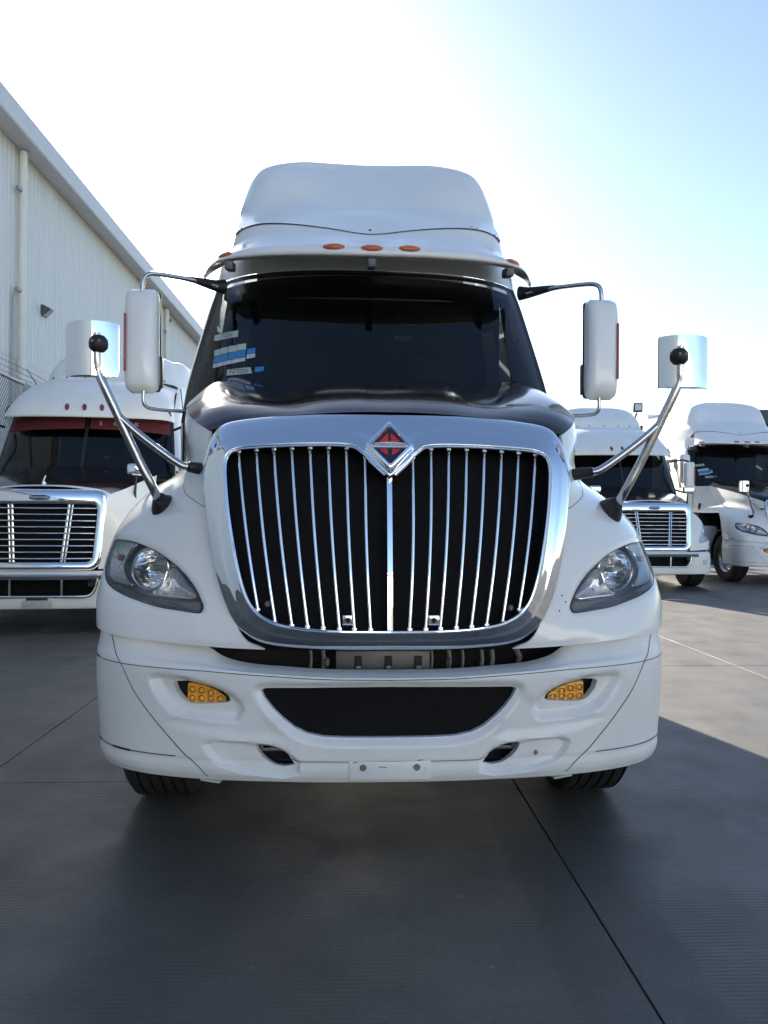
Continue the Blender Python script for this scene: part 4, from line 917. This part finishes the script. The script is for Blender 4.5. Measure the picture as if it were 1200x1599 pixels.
# ------------------------------------------------------------------ parked trucks with horizontal-slat grilles
def build_slat_truck():
    T=empty('semi_truck')
    # bumper
    x=np.array([0,.25,.5,.62,.75,.88,1.0,1.09,1.15,1.19,1.205]); y=np.array([0,.005,.02,.035,.06,.1,.17,.27,.4,.6,.95])
    tx=np.gradient(x);ty=np.gradient(y);tl=np.hypot(tx,ty);nx=ty/tl;ny=-tx/tl
    rows=[np.stack([x+o*nx,y+o*ny,np.full(11,z)],1) for z,o in ((.31,-.08),(.29,-.02),(.31,0),(.4,.004),(.5,.004),(.6,.0),(.66,-.01),(.70,-.05))]
    P=Patch(rows)
    hole=[(0,3.25),(1.6,3.25),(2.4,3.35),(2.9,3.8),(3.15,4.6),(3.2,5.25),(0,5.25)]
    fogh=[(5.0,3.6),(5.75,3.6),(5.8,4.5),(5.0,4.5)]
    B=panel(P,None,[hole,fogh],k=5,hole_flange=.05).obj('bumper',M['white2'],T,40,weld=.0005)
    hc=crv(hole[1:-1],5); c=P.ev(hc[:,0],hc[:,1]); n=P.nrm(hc[:,0],hc[:,1])
    path=[tuple(q) for q in c+n*.004]; full=[(-a,b,d) for a,b,d in path[::-1]]+path
    MB().tube(full,.018,8).obj('intake_trim',M['chrome_dull'],T,60)
    xs=np.linspace(-.78,.78,15); MB().grid(np.array([[(a,.02+.06*(a/.8)**2-b,z) for a in xs] for z,b in ((.605,0),(.61,.035),(.65,.045),(.665,.03),(.67,0))])).obj('chrome_strip',M['chrome_dull'],T,50)
    MB().box((0,.16,.5),(1.5,.03,.30)).obj('intake_screen',M['mesh'],T)
    for a in (-.27,.27): MB().box((a,.05,.5),(.022,.03,.24)).obj('intake_post',M['chrome_dull'],T)
    pair(MB().lathe([(.045,0),(.05,-.012),(.05,.01),(.03,.03),(0,.03)],20,Matrix.Translation((.60,.01,.575))@Matrix.Rotation(R(90),4,'Z')),'tow_hole',M['black'],T)
    c=P.ev(np.array(5.4),np.array(4.05)); pair(MB().rbox((float(c[0]),float(c[1])+.05,float(c[2])),(.15,.05,.12),.02,rz=R(28)),'fog_lamp',M['lampglass'],T)
    # fenders and hood
    F=[]
    def fr(z0,z1,xy): F.append([(a,b,z0+(z1-z0)*(k/6)**1.3) for k,(a,b) in enumerate(xy)])
    fr(.72,.78,[(.64,.09),(.8,.125),(.95,.19),(1.08,.31),(1.17,.49),(1.2,.74),(1.2,1.0)])
    fr(.95,1.0,[(.665,.12),(.82,.16),(.96,.235),(1.08,.355),(1.165,.54),(1.195,.77),(1.2,1.02)])
    fr(1.15,1.19,[(.68,.15),(.82,.205),(.95,.30),(1.05,.435),(1.13,.62),(1.17,.84),(1.19,1.07)])
    fr(1.30,1.38,[(.69,.18),(.80,.255),(.90,.38),(.985,.55),(1.05,.75),(1.10,.97),(1.14,1.2)])
    fr(1.40,1.54,[(.695,.20),(.775,.31),(.845,.47),(.90,.67),(.95,.9),(1.0,1.15),(1.05,1.43)])
    fr(1.48,1.70,[(.70,.23),(.76,.36),(.815,.55),(.86,.78),(.90,1.05),(.94,1.36),(.985,1.7)])
    fr(1.545,1.85,[(.69,.27),(.745,.41),(.80,.61),(.845,.86),(.885,1.15),(.925,1.48),(.97,1.86)])
    PF=Patch(F,sym=False); hl=crv([(1.15,.62),(2.4,.62),(3.6,.8),(4.5,1.2),(4.7,1.75),(4.2,2.3),(3.2,2.45),(2.2,2.1),(1.45,1.35)],5,True)
    fm=panel(PF,None,[hl],k=7,hole_flange=.03,half=False); pair(fm,'fender',M['white2'],T,40)
    sh=np.array(F[-1]); Tt=np.array([1,.8,.6,.4,.22,.1,0]); h0=np.array([.085,.083,.076,.06,.04,.02,0]); h1=np.array([.10,.10,.095,.08,.06,.035,0]); H=[]
    for k in range(7):
        w=k/6; X,Y,Z=sh[k]; H.append([(X*(1-t),Y-.03*(1-w)*math.sin(t*1.57),Z+h0[i]*(1-w)+h1[i]*w) for i,t in enumerate(Tt)])
    PH=Patch(H); panel(PH,None,[],k=6).obj('hood',M['wrap'],T,50,weld=.0006)
    wb=panel(PH,[(0,0),(6,0),(6,.45),(4,.75),(0,.62)],[],k=6,off=.0025); wb.obj('hood_front_edge',M['white2'],T,50,weld=.0006)
    for s in (1,-1):
        L=empty('headlight',parent=T)
        def put(mb,n_,m_,solid=0): (mb if s>0 else mb.mirrored()).obj(n_,m_,L,50,solid=solid)
        put(panel(PF,[tuple(a) for a in hl],[],k=7,off=-.003,half=False),'lens',M['lens'],1)
        c3=PF.ev(hl[:,0],hl[:,1]); cc=c3.mean(0)
        g=MB().grid(np.array([c3,cc+(c3-cc)*.92+[0,.05,0],cc+(c3-cc)*.6+[0,.08,0]]),close_u=True); g.add(list(cc+(c3-cc)*.6+[0,.08,0])+[cc+[0,.09,0]],[(i,(i+1)%len(c3),len(c3)) for i in range(len(c3))]); put(g,'housing',M['reflector_fine'])
        put(MB().lathe([(.07,0),(.074,-.004),(.065,.02),(.04,.04),(.0,.05)],24,Matrix.Translation((float(cc[0])-.03,float(cc[1])+.05,float(cc[2])+.02))@Matrix.Rotation(R(110),4,'Z')),'reflector_bowl',M['reflector'])
    # grille
    def rr(hw,z0,z1,r,n=6,taper=0.):
        out=[]
        for cx_,cz_,a0 in ((hw-r,z1-r,0),(-(hw-r),z1-r,90),(-(hw-r),z0+r,180),((hw-r),z0+r,270)):
            for k in range(n+1):
                a=R(a0+90*k/n); xx=cx_+r*math.cos(a); zz=cz_+r*math.sin(a); out.append((xx*(1-taper*(z1-zz)/(z1-z0)),zz))
        return np.array(out)
    yG=lambda xx,z:.06+.16*(z-.72)+.05*(xx/.7)**2
    # extra points on straight runs
    def dens(P_): 
        o=[]
        for i in range(len(P_)):
            a,b=P_[i],P_[(i+1)%len(P_)]; n=max(1,int(np.hypot(*(b-a))/.1)); o+=[a+(b-a)*t/n for t in range(n)]
        return np.array(o)
    a=rr(.715,.70,1.60,.13,8,.07); b=rr(.605,.80,1.43,.07,8,.06); n=140
    def res(P_):
        P_=np.concatenate([P_,P_[:1]]); d=np.r_[0,np.cumsum(np.hypot(*np.diff(P_,axis=0).T))]
        return d,P_
    # match by corner index so both outlines have the same points
    A2=[];B2=[]
    for i in range(len(a)):
        p,q=a[i],a[(i+1)%len(a)];r_,s_=b[i],b[(i+1)%len(b)]; m=max(1,int(np.hypot(*(q-p))/.08))
        for t in range(m): A2.append(p+(q-p)*t/m);B2.append(r_+(s_-r_)*t/m)
    A2=np.array(A2);B2=np.array(B2); rows=[]
    for t,fw_ in ((0,-.03),(0,.0),(.06,.02),(.2,.034),(.5,.042),(.8,.038),(.95,.028),(1,.01),(1,-.05)):
        p=A2*(1-t)+B2*t; rows.append(np.stack([p[:,0],yG(p[:,0],p[:,1])-fw_,p[:,1]],1))
    MB().grid(np.array(rows),close_u=True).obj('grille_surround',M['chrome'],T,60)
    MB().box((0,.22,1.12),(1.3,.02,.75)).obj('grille_screen',M['mesh'],T)
    for k in range(9):
        z=.835+k*.069; hw=.60-.035*(1.43-z)/.63
        MB().tube([(xx,yG(xx,z)-.012,z) for xx in np.linspace(-hw,hw,11)],.0085,6).obj('grille_slat',M['chrome_dull'],T,60)
    for s in (-1,1):
        MB().tube([(s*(.25+.052*(z-.8)/.63),yG(.3,z)+.004,z) for z in (.79,1.44)],.014,6).obj('grille_post',M['chrome_dull'],T); MB().tube([(s*(.285+.055*(z-.8)/.63),yG(.3,z)+.004,z) for z in (.79,1.44)],.010,6).obj('grille_post',M['chrome_dull'],T)
    el=[(.115*math.copysign(abs(math.cos(t))**.7,math.cos(t)),0,.03*math.copysign(abs(math.sin(t))**.8,math.sin(t))) for t in np.linspace(0,2*math.pi,32)[:-1]]
    me_=Matrix.Translation((0,yG(0,1.50)-.05,1.505))@Matrix.Rotation(R(-9),4,'X')
    EM=MB().prism([Vector(p)*1.12 for p in el][::-1],(0,.0,0),(0,.02,0)).moved(me_).obj('emblem',M['chrome'],T,30)
    MB().prism([Vector(p)*.95 for p in el][::-1],(0,-.004,0),(0,.004,0)).moved(me_).obj('emblem_field',M['navy'],EM,30)
    front_text('FREIGHTLINER',.036,0,-.006,0,.88).moved(me_).obj('emblem_lettering',M['silver'],EM)
    # windshield in two halves, cab
    ts=np.array([0,.3,.55,.76,.9,1.0]);ys=np.array([0,.012,.05,.12,.2,.3])
    W=[[(xh*t,yc+yy,z) for t,yy in zip(ts,ys)] for z,yc,xh in ((1.78,1.78,1.18),(2.0,1.89,1.165),(2.3,2.04,1.13),(2.55,2.17,1.10),(2.72,2.25,1.08))]
    PW=Patch(W); PATCH['slat_windshield']=PW; gl=panel(PW,[(.06,.1),(4.75,.1),(4.75,3.9),(.06,3.9)],[],k=5,half=False); WS=None
    for s in (1,-1):
        o=(gl if s>0 else gl.mirrored()).obj('windshield',M['glass'],T,60,solid=1)
    panel(PW,None,[[(.1,.15),(4.7,.15),(4.7,3.85),(.1,3.85)]],k=5,off=-.004).obj('windshield_seal',M['black'],T,60)
    rows=[]
    for z in (.9,1.4,1.78,2.0,2.3,2.55,2.72,3.0,3.25):
        v=np.interp(z,[1.78,2.0,2.3,2.55,2.72],[0,1,2,3,4]); p=PW.ev(np.array(5.),np.array(v)); e,y0=p[0],p[1]+max(0,z-2.72)*.9; wt=np.interp(z,[1,2,2.8,3.25],[1.22,1.22,1.2,1.17])
        rows.append([(e-.002,y0+.002,z),(e+.02,y0+.04,z),(min(e+.05,wt),y0+.25,z),(wt,y0+.8,z),(wt,4.3,z),(wt,6.0,z),(wt-.05,6.05,z),(0,6.06,z)])
    cb=MB().grid(np.array(rows)); cb.merge(cb.mirrored()); cb.obj('cab',M['white2'],T,50,weld=.0005)
    dw=[]
    for z in np.linspace(1.95,2.6,5):
        v=np.interp(z,[1.78,2.0,2.3,2.55,2.72],[0,1,2,3,4]); p=PW.ev(np.array(5.),np.array(v)); e,y0=p[0],p[1]; wt=np.interp(z,[1,2,2.8,3.25],[1.22,1.22,1.2,1.17])
        dw.append([(min(e+.05,wt)+.008,y0+.27,z),(wt+.008,y0+.8,z),(wt+.008,y0+1.05,z)])
    pair(MB().grid(np.array(dw)),'door_window',M['glass_side'],T)
    # roof cap with visor lip
    C=[[(0,1.93,2.615),(.4,1.945,2.615),(.75,2.0,2.615),(.98,2.08,2.615),(1.09,2.18,2.61),(1.13,2.4,2.61)],
       [(0,1.925,2.65),(.4,1.94,2.65),(.75,1.995,2.65),(.975,2.075,2.65),(1.085,2.175,2.645),(1.125,2.4,2.64)],
       [(0,2.03,2.80),(.4,2.04,2.80),(.74,2.09,2.80),(.95,2.17,2.795),(1.05,2.28,2.78),(1.10,2.5,2.77)],
       [(0,2.28,3.02),(.38,2.29,3.02),(.70,2.34,3.015),(.90,2.43,3.0),(1.0,2.55,2.98),(1.06,2.75,2.96)],
       [(0,2.62,3.20),(.36,2.63,3.20),(.66,2.68,3.19),(.84,2.76,3.17),(.94,2.88,3.14),(1.02,3.1,3.11)],
       [(0,3.1,3.31),(.36,3.1,3.31),(.65,3.12,3.30),(.82,3.17,3.27),(.93,3.25,3.23),(1.02,3.4,3.2)],
       [(0,3.6,3.34),(.36,3.6,3.34),(.7,3.6,3.33),(.9,3.6,3.3),(1.05,3.6,3.25),(1.15,3.7,3.2)]]
    PC=Patch(C); RC=panel(PC,None,[],k=5,flange=.012).obj('roof_cap',M['white2'],T,50,weld=.0006)
    for u_ in (0,.55,4.05):
        for s in ((1,) if u_==0 else (1,-1)):
            p=PC.ev(np.array(float(u_)),np.array(1.75)); nn=PC.nrm(np.array(float(u_)),np.array(1.75)); q=Vector((nn[0]*s,nn[1],nn[2])).to_track_quat('X','Z').to_matrix().to_4x4()
            MB().lathe([(0,.02),(.03,.018),(.05,.01),(.055,-.004)],16,Matrix.Translation((p[0]*s,p[1],p[2]))@q@Matrix.Rotation(R(8),4,'X')@Matrix.Diagonal((1,.55,1.15,1))).obj('marker_light',M['marker_red'],RC,60)
    D=[[(0,3.25,3.30),(.4,3.26,3.30),(.7,3.32,3.30),(.88,3.45,3.30),(.98,3.7,3.29),(1.1,4.4,3.2),(1.17,6.0,3.2)],
       [(0,3.4,3.55),(.4,3.41,3.55),(.68,3.47,3.54),(.85,3.58,3.53),(.95,3.8,3.52),(1.08,4.4,3.5),(1.16,6.0,3.5)],
       [(0,3.7,3.78),(.38,3.71,3.78),(.62,3.75,3.76),(.78,3.83,3.73),(.90,4.0,3.70),(1.05,4.5,3.72),(1.14,6.0,3.72)],
       [(0,4.15,3.90),(.36,4.15,3.90),(.56,4.17,3.88),(.70,4.22,3.86),(.82,4.32,3.83),(.95,4.6,3.85),(1.05,6.0,3.85)],
       [(0,6.0,3.93),(.34,6.0,3.93),(.5,6.0,3.93),(.62,6.0,3.92),(.72,6.0,3.92),(.82,6.0,3.91),(.9,6.0,3.9)]]
    PD=Patch(D); FA=panel(PD,None,[],k=5).obj('roof_fairing',M['white2'],T,55,weld=.0006)
    st=strip(PD,[(a_,.06) for a_ in np.linspace(0,5,12)],.03,.006,4); st.merge(st.mirrored()); st.obj('fairing_seam',M['gap'],FA)
    for u_ in (0,.8,1.6,2.6):
        for s in ((1,) if u_==0 else (1,-1)):
            p=PD.ev(np.array(float(u_)),np.array(.3)); MB().lathe([(0,-.008),(.012,-.006),(.016,0)],10,Matrix.Translation((p[0]*s,p[1],p[2]))@Matrix.Rotation(R(90),4,'Z')).obj('bolt',M['gap'],FA)
    MB().box((0,6.02,3.45),(2.2,.04,.8)).obj('rear_panel',M['white2'],T)
    # mirrors
    for s in (1,-1):
        S=empty('side_mirror',parent=T)
        MB().rbox((1.42*s,2.02,2.18),(.2,.13,.62),.05,4).obj('mirror_housing',M['white2'],S); MB().rbox((1.42*s,2.09,2.18),(.18,.01,.58),.004).obj('mirror_glass',M['mirror'],S)
        MB().tube([(1.12*s,2.3,2.50),(1.28*s,2.1,2.54),(1.42*s,2.03,2.50)],.018,8).obj('upper_arm',M['black'],S); MB().tube([(1.16*s,2.2,1.92),(1.3*s,2.08,1.86),(1.42*s,2.03,1.9)],.018,8).obj('lower_arm',M['black'],S)
        MB().rbox((1.50*s,1.95,2.2),(.015,.02,.36),.004).obj('red_reflector',M['redstrip'],S)
        H=empty('hood_mirror',parent=T)
        MB().rbox((.90*s,.80,1.86),(.20,.09,.14),.03,4).obj('mirror_shell',M['chrome'],H); MB().rbox((.90*s,.85,1.86),(.18,.005,.125),.002).obj('mirror_glass',M['mirror'],H)
        MB().tube([(.88*s,.84,1.40),(.885*s,.83,1.6),(.90*s,.83,1.80)],[.022,.017,.014],8).obj('arm',M['black'],H); MB().rbox((.88*s,.83,1.41),(.09,.06,.16),.03,3,rx=R(-20)).obj('base_boot',M['black'],H)
    # interior
    MB().box((0,3.3,2.1),(2.2,.04,1.5)).obj('cab_curtain',M['cabin'],T)
    d=[[(xx,y_+.1*(xx/1.1)**2,z_) for xx in np.linspace(-1.1,1.1,11)] for y_,z_ in ((1.9,1.84),(2.1,1.88),(2.35,1.86),(2.45,1.6))]; MB().grid(np.array(d)).obj('dashboard',M['dash'],T,60)
    for xx in (-.55,.55): MB().rbox((xx,2.95,2.1),(.5,.15,.7),.07,4,rx=R(-8)).obj('seat',M['seat'],T)
    MB().tube([(.5+.22*math.cos(t),2.5+.09*math.sin(t),1.95+.2*math.sin(t)) for t in np.linspace(0,2*math.pi,30)[:-1]],.015,8,closed=True).obj('steering_wheel',M['black'],T)
    MB().box((0,2.8,1.45),(2.2,1.6,.05)).obj('cab_floor',M['cabin'],T)
    # wheels, chassis
    for xx,yy,s in ((.98,.95,1),(-.98,.95,-1),(1.03,6.7,1),(-1.03,6.7,-1),(1.03,8.0,1),(-1.03,8.0,-1)):
        Wt=empty('wheel',(xx,yy,.5),parent=T)
        prof=[(.30,-.125),(.36,-.142),(.43,-.148),(.485,-.13),(.5,-.118),(.5,-.04),(.488,-.036),(.488,-.03),(.5,-.026),(.5,.026),(.488,.03),(.488,.036),(.5,.04),(.5,.118),(.485,.13),(.43,.148),(.36,.142),(.30,.125)]
        MB().lathe(prof,36).obj('tyre',M['rubber'],Wt,25); MB().lathe([(.30,.125*s),(.27,.09*s),(.25,.03*s),(.14,.03*s),(.11,.07*s),(0,.075*s)],24).obj('rim',M['alu'],Wt,30)
    pair(MB().box((.43,4.6,.86),(.09,8.2,.27)),'frame_rail',M['dark'],T); MB().rbox((0,.98,.42),(1.6,.13,.12),.03).obj('front_axle',M['dark'],T)
    MB().box((0,1.2,.95),(1.2,1.6,.7)).obj('engine',M['dark'],T); pair(MB().box((1.0,1.65,.9),(.34,.03,.9)),'wheel_arch_liner',M['dark'],T)
    MB().box((0,.35,.62),(1.3,.03,.5)).obj('radiator_shroud',M['dark'],T); pair(MB().rbox((1.0,3.0,.62),(.42,1.5,.5),.06),'fuel_tank',M['chrome_dull'],T)
    return T

MAIN=build_main()
tag(MAIN,'large white semi truck with tall vertical-bar grille, parked head-on in the middle','truck')
G_='parked semi trucks in the background'
TL=build_slat_truck(); TL.location=(-3.77,8.3,0); TL.rotation_euler=(0,0,.125)
TR=copy_tree(TL); TR.location=(4.98,14.0,0); TR.rotation_euler=(0,0,.012)
tag(TL,'white semi truck with horizontal-slat chrome grille, nearest the warehouse fence','truck',G_)
tag(TR,'white semi truck with horizontal-slat grille, just right of the big truck','truck',G_)
TP=copy_tree(MAIN); TP.location=(8.35,15.2,0); TP.rotation_euler=(0,0,0.085); TP['group']=G_
TP['label']='white semi truck with vertical-bar grille, cut off by the right edge of the picture'
# only on the truck by the fence: red fringe and lettering behind the glass, number plate, hood ornament, aerial
SW_=PATCH['slat_windshield']
rc=panel(SW_,[(.1,2.7),(4.6,2.5),(4.62,3.5),(.1,3.62)],[],k=5,off=.003).obj('windshield_sun_strip',M['redcloth'],TL)
for t_,x_ in (('S',.16),('O',.36),('I',.52),('K',.66)):
    q=SW_.ev(np.array(x_*3.2),np.array(3.05)); front_text(t_,.085,float(q[0]),float(q[1])-.012,float(q[2]),1.2,tilt=R(-25)).obj('windshield_lettering',M['sticker_white'],TL)
MB().rbox((-.90,2.10,1.98),(.16,.003,.075),.001,1,rx=R(-25)).obj('windshield_sticker',M['sticker_pale'],TL)
NP=MB().rbox((.03,-.03,.345),(.30,.006,.09),.002).obj('number_plate',M['plate'],TL); MB().rbox((.03,.0,.40),(.22,.05,.05),.01).obj('plate_bracket',M['black'],NP)
OR=MB().tube([(-.02,.36,1.66),(-.02,.35,1.70),(.0,.36,1.76)],[.03,.012,.004],8).obj('hood_ornament',M['chrome'],TL)
AE=MB().tube([(1.3,2.15,2.3),(1.29,2.1,2.6),(1.24,2.08,3.05)],.006,6).obj('aerial',M['black'],TL)
MB().rbox((.28,2.03,2.09),(.07,.003,.05),.001,1,rx=R(-25)).obj('windshield_sticker',M['sticker_white'],TL)
